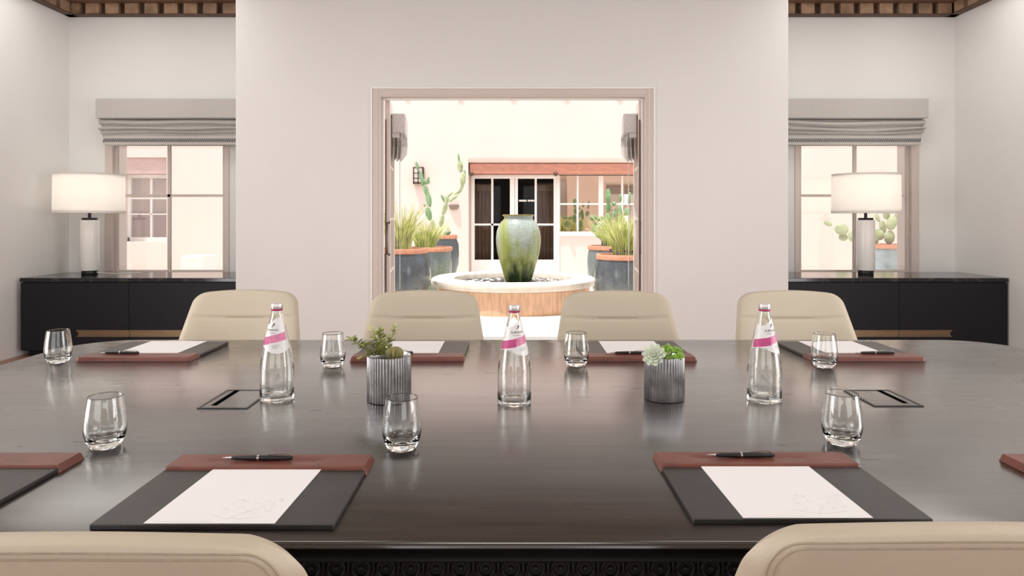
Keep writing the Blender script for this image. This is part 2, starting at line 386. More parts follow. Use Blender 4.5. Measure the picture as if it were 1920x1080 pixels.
M['pot_green'] = glaze('pot_glaze_green', (0.17, 0.21, 0.22), (0.24, 0.30, 0.24), (0.14, 0.21, 0.13), 0.0, 0.8, None, 9.0)

def galvanised():
    m, nt, b = new_mat('galvanised_metal'); L = nt.links.new
    tc = nt.nodes.new('ShaderNodeTexCoord'); n = nt.nodes.new('ShaderNodeTexNoise'); n.inputs['Scale'].default_value = 26; n.inputs['Detail'].default_value = 5
    L(tc.outputs['Object'], n.inputs['Vector'])
    r = nt.nodes.new('ShaderNodeValToRGB'); r.color_ramp.elements[0].position = 0.35; r.color_ramp.elements[1].position = 0.65
    r.color_ramp.elements[0].color = (0.50,0.50,0.505,1); r.color_ramp.elements[1].color = (0.80,0.80,0.80,1)
    L(n.outputs['Fac'], r.inputs['Fac']); L(r.outputs[0], b.inputs['Base Color'])
    b.inputs['Metallic'].default_value = 0.9; b.inputs['Roughness'].default_value = 0.3
    return m
M['galv'] = galvanised()

# ------------------------------------------------------------------ room shell
XW = 4.41; YB = 6.80; YR = -2.9; ZC = 3.237; YC = 6.03; XB = 2.44; T = 0.25
YE = 7.05            # outside face of the building
DX0, DX1 = X_(695, YC), X_(1228, YC)      # casing outer
IX0, IX1 = -1.164, 1.178                   # opening
DZ = 2.305

struct(MB().box(-XW-T, XW+T, YR-T, YC+0.15, -0.2, 0.0).box(-XW-T, -1.7, YC+0.15, YE, -0.2, 0).box(1.7, XW+T, YC+0.15, YE, -0.2, 0).build('floor', M['floor'], smooth=0))
struct(MB().box(-XW-T, XW+T, YR-T, YC+0.15, 3.55, 3.70).box(-XW-T, -1.8, YC+0.15, YE, 3.55, 3.70).box(1.8, XW+T, YC+0.15, YE, 3.55, 3.70).build('ceiling', M['ceil'], smooth=0))

def wall_with_holes_x(x0, x1, y0, y1, z0, z1, holes):
    """wall in the x direction; holes = list of (xa, xb, za, zb) sorted in x"""
    b = MB(); cx = x0
    for (xa, xb, za, zb) in holes:
        b.box(cx, xa, y0, y1, z0, z1)
        if za > z0: b.box(xa, xb, y0, y1, z0, za)
        if zb < z1: b.box(xa, xb, y0, y1, zb, z1)
        cx = xb
    b.box(cx, x1, y0, y1, z0, z1); return b
def wall_with_holes_y(x0, x1, y0, y1, z0, z1, holes):
    b = MB(); cy = y0
    for (ya, yb, za, zb) in holes:
        b.box(x0, x1, cy, ya, z0, z1)
        if za > z0: b.box(x0, x1, ya, yb, z0, za)
        if zb < z1: b.box(x0, x1, ya, yb, zb, z1)
        cy = yb
    b.box(x0, x1, cy, y1, z0, z1); return b

WX0, WX1, WZ0, WZ1 = 2.815, 4.05, 0.66, 2.30
SW = [(-0.4, 2.8, 0.65, 2.65)]
struct(wall_with_holes_y(-XW-T, -XW, YR-T, YB, 0, 3.55, SW).build('wall_left', M['wall'], smooth=0))
struct(wall_with_holes_y(XW, XW+T, YR-T, YB, 0, 3.55, SW).build('wall_right', M['wall'], smooth=0))
struct(wall_with_holes_x(-XW, XW, YR-T, YR, 0, 3.55, [(-3.9, -0.5, 0.65, 2.65), (0.5, 3.9, 0.65, 2.65)]).build('wall_rear', M['wall'], smooth=0))
# front wall of the room: the projecting middle with the door, and the two alcoves
struct(wall_with_holes_x(-XB, XB, YC, YC+0.15, 0, 3.55, [(IX0, IX1, 0, DZ)]).build('wall_front', M['wall'], smooth=0))
struct(MB().box(-XB, -XB+0.12, YC+0.15, YB, 0, 3.55).box(XB-0.12, XB, YC+0.15, YB, 0, 3.55).build('wall_return', M['wall'], smooth=0))
struct(wall_with_holes_x(-XW-T, -XB+0.12, YB, YB+0.12, 0, 3.55, [(-WX1, -WX0, WZ0, WZ1)]).build('wall_alcove_left', M['wall'], smooth=0))
struct(wall_with_holes_x(XB-0.12, XW+T, YB, YB+0.12, 0, 3.55, [(WX0, WX1, WZ0, WZ1)]).build('wall_alcove_right', M['wall'], smooth=0))
# outside skin of the same building, pink stucco, with the porch in front of the door
ex = wall_with_holes_x(-12, -1.7, YB+0.12, YE, 0, 3.75, [(-WX1, -WX0, WZ0, WZ1)])
e2 = wall_with_holes_x(1.7, 12, YB+0.12, YE, 0, 3.75, [(WX0, WX1, WZ0, WZ1)])
ex.add(e2.v, e2.f)
ex.box(-1.8, 1.8, YC+0.15, YC+0.20, 2.42, 3.75)
ex.box(-1.8, -1.7, YC+0.15, YB+0.12, 0, 3.75).box(1.7, 1.8, YC+0.15, YB+0.12, 0, 3.75)
struct(ex.build('wall_exterior', M['outwall'], smooth=0))

# unseen rear and side windows, placed around the area panels
def plain_window(n, horizontal, a0, a1, pos, z0, z1):
    fr = MB(); gl = MB()
    ts = [a0, a0+(a1-a0)/3, a0+2*(a1-a0)/3, a1]
    for t in ts:
        ta, tb = max(a0, t-0.025), min(a1, t+0.025)
        if horizontal: fr.box(ta, tb, pos-0.03, pos+0.03, z0, z1)
        else: fr.box(pos-0.03, pos+0.03, ta, tb, z0, z1)
    for z in (z0, (z0+z1)/2, z1):
        za, zb = max(z0, z-0.025), min(z1, z+0.025)
        if horizontal: fr.box(a0, a1, pos-0.03, pos+0.03, za, zb)
        else: fr.box(pos-0.03, pos+0.03, a0, a1, za, zb)
    o = struct(fr.build('window_%d' % n, M['sash'], smooth=0)); return o
plain_window(3, True, -3.9, -0.5, YR-0.1, 0.65, 2.65)
plain_window(4, True, 0.5, 3.9, YR-0.1, 0.65, 2.65)
plain_window(5, False, -0.4, 2.8, -XW-0.12, 0.65, 2.65)
plain_window(6, False, -0.4, 2.8, XW+0.12, 0.65, 2.65)

# ------------------------------------------------------------------ wooden cornice and ceiling beams
def cornice_x(n, x0, x1, yw, pitch=0.193, bw=0.132):
    root = bpy.data.objects.new('trim_%d' % n, None); COL.objects.link(root); root.location = ((x0+x1)/2, yw, ZC); struct(root)
    MB().box(x0, x1, yw-0.02, yw, ZC, 3.36).box(x0, x1, yw-0.09, yw, ZC-0.006, ZC+0.004).build('backing_board', M['block_dark'], root, smooth=0)
    b = MB(); k = int((x1-x0)/pitch)
    for i in range(k+1):
        a = x0+0.02+i*pitch
        if a+bw < x1: b.box(a, a+bw, yw-0.085, yw-0.02, ZC+0.004, 3.345)
    b.build('dentil_row', M['block'], root, smooth=0, bevel=0.004)
    MB().box(x0, x1, yw-0.20, yw, 3.345, 3.55).build('cornice_beam', M['beam'], root, smooth=0, bevel=0.02)
def cornice_y(n, y0, y1, xw, sgn, pitch=0.193, bw=0.132):
    root = bpy.data.objects.new('trim_%d' % n, None); COL.objects.link(root); root.location = (xw, (y0+y1)/2, ZC); struct(root)
    def bx(b, a, c, y_0, y_1, z0, z1):
        xa, xb = sorted((xw+sgn*a, xw+sgn*c)); b.box(xa, xb, y_0, y_1, z0, z1)
    b = MB(); bx(b, 0, 0.02, y0, y1, ZC, 3.36); bx(b, 0, 0.09, y0, y1, ZC-0.006, ZC+0.004); b.build('backing_board', M['block_dark'], root, smooth=0)
    b = MB(); k = int((y1-y0)/pitch)
    for i in range(k+1):
        a = y1-0.12-bw-i*pitch
        if a > y0: bx(b, 0.02, 0.085, a, a+bw, ZC+0.004, 3.345)
    b.build('dentil_row', M['block'], root, smooth=0, bevel=0.004)
    b = MB(); bx(b, 0, 0.20, y0, y1-0.2, 3.345, 3.55); b.build('cornice_beam', M['beam'], root, smooth=0, bevel=0.02)
cornice_x(1, -XW, -XB, YB); cornice_x(2, XB, XW, YB)
cornice_y(3, YR, YB, -XW, 1); cornice_y(4, YR, YB, XW, -1)
for i in range(5):
    y = -1.6 + i*1.55
    struct(MB().box(-XW, XW, y-0.09, y+0.09, 3.38, 3.55).build('trim_%d' % (10+i), M['beam'], smooth=0, bevel=0.01))

# ------------------------------------------------------------------ French door and its casing
d = bpy.data.objects.new('door_1', None); COL.objects.link(d); d.location = (0, YC, 0); struct(d)
def frame_prof(b, xa, xb, za, y0, y1, t):    # three-sided frame: outer xa..xb, outer top za, thickness t
    b.box(xa, xa+t, y0, y1, 0, za); b.box(xb-t, xb, y0, y1, 0, za); b.box(xa+t, xb-t, y0, y1, za-t, za)
b = MB(); frame_prof(b, DX0, DX1, 2.388, YC-0.022, YC, 0.018); b.build('casing_edge', M['white_paint'], d, smooth=0, bevel=0.003)
b = MB(); frame_prof(b, DX0+0.018, DX1-0.018, 2.37, YC-0.016, YC, 0.055); b.build('casing', M['casing'], d, smooth=0, bevel=0.004)
b = MB(); frame_prof(b, IX0-0.012, IX1+0.012, DZ+0.012, YC-0.020, YC+0.15, 0.018); b.build('jamb', M['casing'], d, smooth=0, bevel=0.003)
b = MB(); frame_prof(b, IX0+0.006, IX1-0.006, DZ-0.006, YC+0.05, YC+0.09, 0.014); b.build('stop_bead', M['white_paint'], d, smooth=0, bevel=0.003)
MB().box(IX0+0.02, IX0+0.028, YC+0.12, YC+0.15, 0, 2.12).build('gap_strip', M['gap_dark'], d, smooth=0)  # brown strips put in for the dark gap between jamb and leaf
MB().box(IX1-0.032, IX1-0.024, YC+0.12, YC+0.15, 0, 2.12).build('gap_strip', M['gap_dark'], d, smooth=0)

def make_leaf(n, sgn, hx, lab):
    """door leaf folded back outside; local x runs along the leaf, y = thickness"""
    wl = 0.78; th = 0.045
    r = bpy.data.objects.new('door_%d' % n, None); COL.objects.link(r); struct(r)
    st = MB()
    st.box(0, 0.09, 0, th, 0.01, 2.30).box(wl-0.09, wl, 0, th, 0.01, 2.30).box(0.09, wl-0.09, 0, th, 2.20, 2.30).box(0.09, wl-0.09, 0, th, 0.01, 0.24)
    st.build('leaf_frame', M['lightened_leaf_paint'], r, smooth=0, bevel=0.003)
    mu = MB()
    mu.box(wl/2-0.012, wl/2+0.012, 0.008, th-0.008, 0.24, 2.2)
    for z in (0.73, 1.22, 1.71): mu.box(0.09, wl-0.09, 0.008, th-0.008, z-0.012, z+0.012)
    mu.build('muntins', M['lightened_leaf_paint'], r, smooth=0)
    MB().box(0.09, wl-0.09, th/2-0.002, th/2+0.002, 0.24, 2.2).build('pane', M['pane'], r, smooth=0)
    # handle: slim U bar on the near stile
    h = MB(); h.tube([(-0.002, th/2, 1.19), (-0.03, th/2, 1.19), (-0.03, th/2, 0.905), (-0.002, th/2, 0.905)], 0.006, 8)
    h.build('handle', M['lantern'], r)
    hh = MB()
    for z in (1.19, 0.90): hh.ellipsoid((0.0, th*0.15, z), (0.006, 0.008, 0.012))
    hh.build('hinge', M['lantern'], r)
    r.location = (hx, YC+0.155, 0)
    r.rotation_euler = (0, 0, pi/2 + sgn*radians(6.5))
    return r
make_leaf(2, 1, X_(731, YC+0.15), '')
lr = make_leaf(3, -1, X_(1198, YC+0.15), '')
# ------------------------------------------------------------------ small Roman shades on the folded leaves
def leaf_shade(sgn, lab):
    # local: x from leaf face towards the middle of the opening, y along the leaf
    r = thing('roman_shade', lab, 'window shade', (0,0,0))
    y0, y1 = 0.22, 0.78
    MB().box(0, 0.125*sgn, y0, y1, 2.03, 2.215).build('valance', M['lightened_linen'], r, smooth=0, bevel=0.012)
    MB().box(0, 0.07*sgn, y0+0.01, y1-0.01, 1.985, 2.03).build('folds', M['lightened_linen'], r, smooth=0, bevel=0.005)
    fr = MB(); n = 40
    for row in range(3):
        for i in range(n):
            t = i/(n-1); y = y0+0.012+(y1-y0-0.024)*t+0.004*row; ln = 0.15+0.11*(1-t)+0.008*sin(i*1.7+row)
            xx = (0.118-0.036*row-0.03*(1-t))*sgn
            fr.tube([(xx, y, 2.032), (xx+0.003*sin(i), y, 2.03-ln*0.5), (xx-0.006*sgn, y+0.003*sin(i*2.1), 2.03-ln)], [0.0045, 0.005, 0.007], 6)
    fr.build('fringe', M['fringe'], r)
    co = MB()
    co.tube([(0.07*sgn, y0+0.05, 2.03), (0.07*sgn, y0+0.05, 0.55)], 0.0022, 6)
    co.tube([(0.05*sgn, y1-0.05, 2.03), (0.05*sgn, y1-0.05, 0.55)], 0.0022, 6)
    co.build('pull_cord', M['cord'], r)
    return r
ls = leaf_shade(1, 'small grey linen shade with hanging fringe on the left folded door leaf')
ls.location = (X_(731, YC+0.15)+0.004, YC+0.155, 0); ls.rotation_euler = (0, 0, radians(6.5))
rs = leaf_shade(-1, 'small grey linen shade with hanging fringe on the right folded door leaf')
rs.location = (X_(1198, YC+0.15)-0.004, YC+0.155, 0); rs.rotation_euler = (0, 0, -radians(6.5))
# the right leaf's thickness runs the other way round
lr.location.x += 0.045

# ------------------------------------------------------------------ alcove windows
def alcove_window(n, s):
    def X(a, c): return tuple(sorted((s*a, s*c)))
    r = bpy.data.objects.new('window_%d' % n, None); COL.objects.link(r); r.location = (s*3.43, YB, WZ0); struct(r)
    b = MB()
    def bx(b, a, c, y0, y1, z0, z1): xa, xb = X(a, c); b.box(xa, xb, y0, y1, z0, z1)
    bx(b, WX0, WX0+0.05, YB-0.012, YE, WZ0, WZ1); bx(b, WX1-0.075, WX1, YB-0.012, YE, WZ0, WZ1)
    bx(b, WX0+0.05, WX1-0.075, YB-0.012, YE, WZ1-0.06, WZ1); bx(b, WX0+0.05, WX1-0.075, YB-0.012, YE, WZ0, WZ0+0.02)
    b.build('window_frame', M['casing'], r, smooth=0, bevel=0.004)
    a0, a1 = WX0+0.05, WX1-0.075
    b = MB()
    for (p, q) in ((a0, a0+0.03), (a1-0.03, a1)): bx(b, p, q, YB+0.03, YB+0.07, WZ0+0.02, WZ1-0.06)
    bx(b, a0+0.03, a1-0.03, YB+0.03, YB+0.07, WZ1-0.09, WZ1-0.06); bx(b, a0+0.03, a1-0.03, YB+0.03, YB+0.07, WZ0+0.02, WZ0+0.05)
    b.build('sash', M['sash'], r, smooth=0, bevel=0.003)
    b = MB(); bx(b, 3.42, 3.45, YB+0.035, YB+0.065, WZ0+0.05, WZ1-0.09); bx(b, a0+0.03, a1-0.03, YB+0.035, YB+0.065, 1.442, 1.468)
    b.build('muntins', M['sash'], r, smooth=0)
    b = MB(); bx(b, a0+0.03, a1-0.03, YB+0.048, YB+0.052, WZ0+0.05, WZ1-0.09); b.build('pane', M['pane'], r, smooth=0)
alcove_window(1, -1); alcove_window(2, 1)

# ------------------------------------------------------------------ Roman shades over the alcove windows
def roman_shade(s, lab, sag):
    r = thing('roman_shade', lab, 'window shade', (s*3.345, YB, 2.38), group=None)
    x0, x1 = sorted((s*2.66, s*4.03)); yw = YB
    MB().box(x0, x1, yw-0.20, yw, 2.197, 2.388).build('valance', M['shade_fabric'], r, smooth=0, bevel=0.010, bseg=3)
    # gathered folds: swagging cloth below the valance
    def fold(zc, h, dep, inset, wob):
        def fn(u, v):
            x = x0+inset+(x1-x0-2*inset)*u
            a = v*pi
            zz = zc - h*(v-0.5)*1.0 - wob*sin(pi*u)*(0.6+0.4*v) - 0.004*sin(u*9+zc*40)
            y = yw-0.02-dep*(0.35+0.65*sin(a)**0.7)
            return (x, y, zz)
        return fn
    fo = MB()
    fo.grid(fold(2.165, 0.085, 0.155, 0.012, sag), 40, 9)
    fo.grid(fold(2.105, 0.050, 0.150, 0.006, sag*1.2), 40, 7)
    fo.grid(fold(2.070, 0.045, 0.140, 0.02, sag*0.8), 40, 7)
    fo.grid(fold(2.035, 0.045, 0.125, 0.035, sag*0.3), 40, 7)
    fo.box(x0+0.035, x1-0.035, yw-0.13, yw-0.02, 2.02, 2.19)
    fo.build('folds', M['shade_fabric'], r, smooth=60)
    xa, xb = (x0+0.045, x1-0.01) if s < 0 else (x0+0.01, x1-0.045)
    MB().box(xa, xb, yw-0.150, yw-0.02, 1.945, 2.030).build('trim_band', M['shade_fabric'], r, smooth=0, bevel=0.003)
    g = MB(); n = 62
    for i in range(n):
        x = xa+0.012+(xb-xa-0.024)*i/(n-1)
        Mx = Matrix.Translation((x, yw-0.152, 1.988)) @ Matrix.Rotation(radians(25), 4, 'Y')
        g.box(-0.006, 0.006, -0.002, 0.002, -0.018, 0.018, Mx)
    g.build('trim_pattern', M['fringe_dark'], r, smooth=0)
    return r
roman_shade(-1, 'grey linen Roman shade gathered above the left alcove window', 0.004)
roman_shade(1, 'grey linen Roman shade with sagging folds above the right alcove window', 0.022)

# ------------------------------------------------------------------ cabinets
def cabinet(xa, xb, seam, lab, s):
    yf, yb = 6.05, 6.72; zt = 0.70
    r = thing('sideboard', lab, 'cabinet', ((xa+xb)/2, (yf+yb)/2, 0))
    MB().box(xa+0.004, xb-0.004, yf+0.022, yb, 0.05, zt-0.035).box(xa+0.03, xb-0.03, yf+0.06, yb-0.02, 0.0, 0.05).build('body', M['cab'], r, smooth=0, bevel=0.002)
    tp = MB().box(xa-0.004, xb+0.004, yf-0.004, yb, zt-0.035, zt).build('marble_top', M['marble'], r, smooth=0, bevel=0.003)
    tp['label'] = 'polished black marble top'
    for (p, q, side) in ((xa+0.004, seam-0.002, 1), (seam+0.002, xb-0.004, -1)):
        hz0, hz1 = 0.178, 0.238
        ha, hb = (seam-0.468, seam-0.002) if side == 1 else (seam+0.002, seam+0.468)
        dr = MB().box(p, q, yf, yf+0.02, hz1, zt-0.042).box(p, q, yf, yf+0.02, 0.06, hz0)
        if side == 1: dr.box(p, ha, yf, yf+0.02, hz0, hz1)
        else: dr.box(hb, q, yf, yf+0.02, hz0, hz1)
        do = dr.build('door', M['cab'], r, smooth=0)
        h = MB().box(ha, hb, yf+0.012, yf+0.021, hz0, hz1).box(ha, hb, yf-0.003, yf+0.012, hz1-0.012, hz1).box(ha, hb, yf+0.002, yf+0.012, hz0, hz0+0.010)
        ho = h.build('handle', M['brass'], do, smooth=0); ho['label'] = 'long recessed brass pull'
    return r
cabinet(-4.358, -2.445, X_(242, 6.05), 'low black sideboard with marble top under the left window', -1)
cabinet(2.446, 4.396, X_(1686, 6.05), 'low black sideboard with marble top under the right window', 1)

# ------------------------------------------------------------------ table lamps
def lamp(x, y, lab, cord):
    zb = 0.70
    r = thing('table_lamp', lab, 'lamp', (x, y, zb))
    MB().lathe([(0.066, 0), (0.068, 0.004), (0.068, 0.036), (0.066, 0.04)], 40, (x, y, zb)).build('foot', M['blackmetal'], r)
    MB().lathe([(0.077, 0.04), (0.08, 0.045), (0.08, 0.505), (0.077, 0.512)], 48, (x, y, zb)).build('base', M['lampbase'], r)
    MB().lathe([(0.064, 0.512), (0.066, 0.515), (0.066, 0.530), (0.064, 0.533)], 36, (x, y, zb)).lathe([(0.014, 0.533), (0.014, 0.60), (0.012, 0.64)], 20, (x, y, zb)).build('neck', M['blackmetal'], r)
    sh = MB().lathe([(0.297, 0.578), (0.293, 0.945), (0.290, 0.945), (0.294, 0.578)], 72, (x, y, zb), closed=True)
    sh.build('lamp_shade', M['lampshade'], r, smooth=50)
    for zz, rr in ((0.579, 0.2965), (0.944, 0.2925)):
        rim = MB(); rim.tube([(x+rr*cos(2*pi*i/48), y+rr*sin(2*pi*i/48), zb+zz) for i in range(49)], 0.003, 6)
        rim.build('shade_trim', M['cord'], r)
    for zz in (0.600, 0.925): MB().lathe([(0.001, 0), (0.288, 0), (0.288, 0.002), (0.001, 0.002)], 48, (x, y, zb+zz)).build('diffuser', M['lampshade'], r)  # unseen discs added to soften the bulb's light cones
    sp = MB()
    for a in (0, 2*pi/3, 4*pi/3): sp.tube([(x, y, zb+0.62), (x+0.290*cos(a), y+0.290*sin(a), zb+0.606)], 0.003, 6)
    sp.build('spider', M['steel'], r)
    sp2 = MB().ellipsoid((x, y, zb+0.70), (0.03, 0.03, 0.05)); sp2.build('bulb', M['lampbase'], r)
    pl = bpy.data.lights.new('lamp_light', 'POINT'); pl.energy = 5.0; pl.color = (1, 0.95, 0.88); pl.shadow_soft_size = 0.05
    po = bpy.data.objects.new('lamp_light', pl); COL.objects.link(po); po.parent = r; po.location = (0, 0, 0.80)
    if cord:
        MB().tube([(x+0.066, y, zb+0.02), (x+0.12, y+0.02, zb+0.012), (x+0.2, y+0.05, zb+0.006), (x+0.32, y+0.10, zb+0.004), (x+0.40, y+0.16, zb+0.004)], 0.0035, 8).build('power_cord', M['cord'], r)
    return r
lamp(-3.972, 6.42, 'white drum table lamp on the left sideboard', True)
lamp(3.336, 6.44, 'white drum table lamp on the right sideboard', False)

# ------------------------------------------------------------------ conference table
TX0, TX1, TY0, TY1, TZ = -1.695, 1.915, 1.030, 2.727, 0.75
def rrect(d, n=14):
    x0, x1, y0, y1 = TX0-d, TX1+d, TY0-d, TY1+d; r = 0.22+d; pts = []
    for (cx, cy, a0) in ((x1-r, y1-r, 0), (x0+r, y1-r, pi/2), (x0+r, y0+r, pi), (x1-r, y0+r, 1.5*pi)):
        for i in range(n+1): a = a0+pi/2*i/n; pts.append((cx+r*cos(a), cy+r*sin(a)))
    return pts
def sweep(b, prof, captop=True, capbot=True):
    rings = []
    for (dd, z) in prof: rings.append([(x, y, z) for x, y in rrect(dd)])
    n = len(rings[0]); vs = [p for rg in rings for p in rg]; fs = []
    for j in range(len(rings)-1):
        for i in range(n):
            i2 = (i+1) % n; fs.append((j*n+i2, j*n+i, (j+1)*n+i, (j+1)*n+i2))
    if captop: fs.append(tuple(range(n)))
    if capbot: fs.append(tuple((len(rings)-1)*n+i for i in range(n-1, -1, -1)))
    b.add(vs, fs)
tb = thing('conference_table', 'long dark ebonised wood conference table with moulded edge', 'table', (0.11, 1.88, 0))
b = MB(); sweep(b, [(-0.004, 0.75), (0.0, 0.749), (0.003, 0.746), (0.004, 0.742), (0.0, 0.738), (-0.016, 0.736)])
b.build('tabletop', M['table'], tb, smooth=50)
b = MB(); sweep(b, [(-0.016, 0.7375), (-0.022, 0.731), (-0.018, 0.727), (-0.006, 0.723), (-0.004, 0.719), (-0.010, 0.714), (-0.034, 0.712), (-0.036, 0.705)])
b.build('edge_molding', M['table_shaded'], tb, smooth=50)
b = MB(); sweep(b, [(-0.040, 0.706), (-0.040, 0.60), (-0.055, 0.59)], captop=True, capbot=True); b.build('apron', M['table_shaded'], tb, smooth=50)
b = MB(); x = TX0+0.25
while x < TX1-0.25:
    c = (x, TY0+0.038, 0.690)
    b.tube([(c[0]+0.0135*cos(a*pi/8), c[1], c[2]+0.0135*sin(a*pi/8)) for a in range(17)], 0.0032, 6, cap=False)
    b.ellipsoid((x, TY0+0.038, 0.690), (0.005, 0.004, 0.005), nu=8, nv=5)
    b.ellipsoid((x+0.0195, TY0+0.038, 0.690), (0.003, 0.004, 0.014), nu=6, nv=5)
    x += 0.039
b.build('carved_molding', M['table_shaded'], tb, smooth=60)
for px in (-1.05, 1.27):
    b = MB()
    b.box(px-0.12, px+0.12, 1.45, 2.30, 0.08, 0.60).box(px-0.20, px+0.20, 1.30, 2.45, 0.0, 0.08)
    b.build('pedestal', M['table'], tb, smooth=0, bevel=0.012)

# flush outlet boxes let into the table top
def outlet(x0, x1, y0, y1, slot_left, lab):
    z = TZ
    r = thing('table_outlet_box', lab, 'outlet box', ((x0+x1)/2, (y0+y1)/2, z))
    b = MB(); t = 0.006
    b.box(x0, x1, y0, y0+t, z-0.002, z+0.0022).box(x0, x1, y1-t, y1, z-0.002, z+0.0022).box(x0, x0+t, y0+t, y1-t, z-0.002, z+0.0022).box(x1-t, x1, y0+t, y1-t, z-0.002, z+0.0022)
    b.build('frame', M['black'], r, smooth=0)
    MB().box(x0+t, x1-t, y0+t, y1-t, z, z+0.0012).build('lid', M['table'], r, smooth=0)
    sw = 0.014
    if slot_left: MB().box(x0+0.024, x0+0.024+sw, y0+0.028, y1-t, z+0.001, z+0.0018).build('cable_slot', M['void'], r, smooth=0)
    else: MB().box(x1-0.024-sw, x1-0.024, y0+0.028, y1-t, z+0.001, z+0.0018).build('cable_slot', M['void'], r, smooth=0)
    xl = x1-0.03 if slot_left else x0+0.012
    MB().box(xl, xl+0.0015, y0+0.028, y1-t, z+0.001, z+0.0016).build('lid_seam', M['steel'], r, smooth=0)
outlet(-0.805, -0.676, 1.744, 1.93, True, 'flush black outlet box in the table beside the left bottle')
outlet(0.937, 1.065, 1.765, 1.93, False, 'flush black outlet box in the table right of the right bottle')

# ------------------------------------------------------------------ chairs
def make_chair():
    """sitter faces -y; the top of the back is near y = 0"""
    r = thing('conference_chair', '', 'chair')
    ZT, ZB = 0.885, 0.36; TH = 0.050
    def halfw(z):
        t = (ZT-z)/(ZT-0.665); w = 0.240+0.042*min(t, 1.5)
        if t > 1.5: w -= 0.03*(t-1.5)
        rc = 0.052
        if z > ZT-rc: q = (z-(ZT-rc))/rc; w -= 0.062*(1-sqrt(max(0, 1-q*q)))
        if z < ZB+0.1: q = ((ZB+0.1)-z)/0.1; w -= 0.08*(1-sqrt(max(0, 1-q*q)))
        return max(w, 0.02)
    def ymid(u, z):
        t = (ZT-z); wrap = 0.014+0.17*min(t, 0.30)
        return -0.27*t - wrap*abs(u)**2.3 + 0.10*t*t
    def zrow(v):
        # dense rows at the top
        return ZB+(ZT-ZB)*(1-(1-v)**1.6)
    def surf(side, seam):
        def fn(u01, v):
            u = -1+2*u01; u = (abs(u)**0.75)*(1 if u > 0 else -1)
            z = zrow(v); w = halfw(z)
            crown = 0.011*(1-u*u)*max(0, (z-0.8)/0.093)
            ed = max(abs(u)**9, v**14 if v > 0.5 else 0, (1-v)**20)
            half = TH/2*sqrt(max(0.0, 1-min(1, ed)))
            if seam: half -= 0.008*exp(-((z-0.768-0.010*u*u)/0.0050)**2)*(1-abs(u)**8)
            if not seam: pass
            return (u*w, ymid(u, z)+side*half, z+crown)
        return fn
    b = MB(); b.grid(surf(-1, True), 34, 60); n = len(b.v)
    g = MB(); g.grid(surf(1, False), 34, 60); g.f = [tuple(reversed(f)) for f in g.f]
    b.add(g.v, g.f)
    o = b.build('backrest', M['leather'], r, smooth=80)
    # double seam on the back of the chair
    for ins, iz in ((0.022, 0.009), (0.029, 0.0155)):
        RC = 0.052; w0 = halfw(ZT-RC); q = RC-ins; path = []
        for i in range(14):
            z = 0.45+(ZT-RC-0.45)*i/14; path.append((-(halfw(z)-ins), z))
        for i in range(13):
            th = pi-pi/2*i/12; path.append((-(w0-0.062)+(0.062-ins)*cos(th), ZT-RC+(RC-iz)*sin(th)))
        xe = path[-1][0]
        path += [(xe-2*xe*i/16, ZT-iz) for i in range(1, 16)] + [(-x, z) for x, z in reversed(path)]
        path = [(x/halfw(z), z) for x, z in path]
        pts = []
        for (u, z) in path:
            w = halfw(z); cr = 0.011*(1-u*u)*max(0, (z-0.8)/0.093)
            v = 1-(1-(z-ZB)/(ZT-ZB))**(1/1.6)
            ed = max(abs(u)**9, v**14 if v > 0.5 else 0)
            half = TH/2*sqrt(max(0.0, 1-min(1, ed)))
            pts.append((u*w, ymid(u, z)+half+0.0002, z+cr))
        MB().tube(pts, 0.0011, 6).build('seam', M['piping'], r)
    # seat cushion
    def seat(u, v):
        a = 2*pi*u; k = 3.2
        ca, sa = cos(a), sin(a)
        rx = 0.255*(abs(ca)**(2/k))*(1 if ca > 0 else -1); ry = 0.245*(abs(sa)**(2/k))*(1 if sa > 0 else -1)
        t = v*pi; s_ = sin(t)**0.35; zz = 0.435+0.045*cos(t)
        return (rx*s_, -0.42+ry*s_, zz)
    b = MB(); b.grid(seat, 40, 14, wrap=True); b.build('seat', M['leather'], r, smooth=80)
    # low arm wings joining back and seat
    for s in (-1, 1):
        MB().tube([(s*0.25, -0.24, 0.585), (s*0.285, -0.30, 0.555), (s*0.285, -0.46, 0.55), (s*0.275, -0.55, 0.49), (s*0.245, -0.58, 0.43)], [0.016, 0.018, 0.018, 0.018, 0.016], 10).build('armrest', M['leather'], r)
    MB().box(-0.12, 0.12, -0.52, -0.30, 0.375, 0.395).tube([(0, -0.41, 0.10), (0, -0.41, 0.38)], 0.028, 16).build('column', M['steel'], r, smooth=40)
    MB().tube([(0, -0.30, 0.385), (0, -0.18, 0.40), (0, -0.165, 0.50)], 0.018, 10).build('back_bracket', M['steel'], r)
    for k in range(5):
        a = 2*pi*k/5+0.3; ex_, ey = 0.29*cos(a), 0.29*sin(a)
        lg = MB().tube([(0, -0.41, 0.105), (ex_*0.5, -0.41+ey*0.5, 0.095), (ex_, -0.41+ey, 0.075)], [0.024, 0.02, 0.014], 10).build('leg', M['steel'], r)
        cst = MB().tube([(ex_-0.011*sin(a), -0.41+ey+0.011*cos(a), 0.028), (ex_+0.011*sin(a), -0.41+ey-0.011*cos(a), 0.028)], 0.028, 16).tube([(ex_, -0.41+ey, 0.05), (ex_, -0.41+ey, 0.08)], 0.007, 8)
        cst.build('caster', M['black'], lg)
    return r
YF = 3.25
ch0 = make_chair()
ch0['label'] = 'cream leather chair across the table, leftmost, in front of the left sideboard'; ch0['group'] = 'chairs across the table'
ch0.location = (X_(465, YF), YF, 0)
dup(ch0, (X_(799, YF), YF-0.02, 0), 0, 'cream leather chair across the table at the left side of the doorway')
dup(ch0, (X_(1151, YF), YF-0.03, 0), 0, 'cream leather chair across the table at the right side of the doorway')
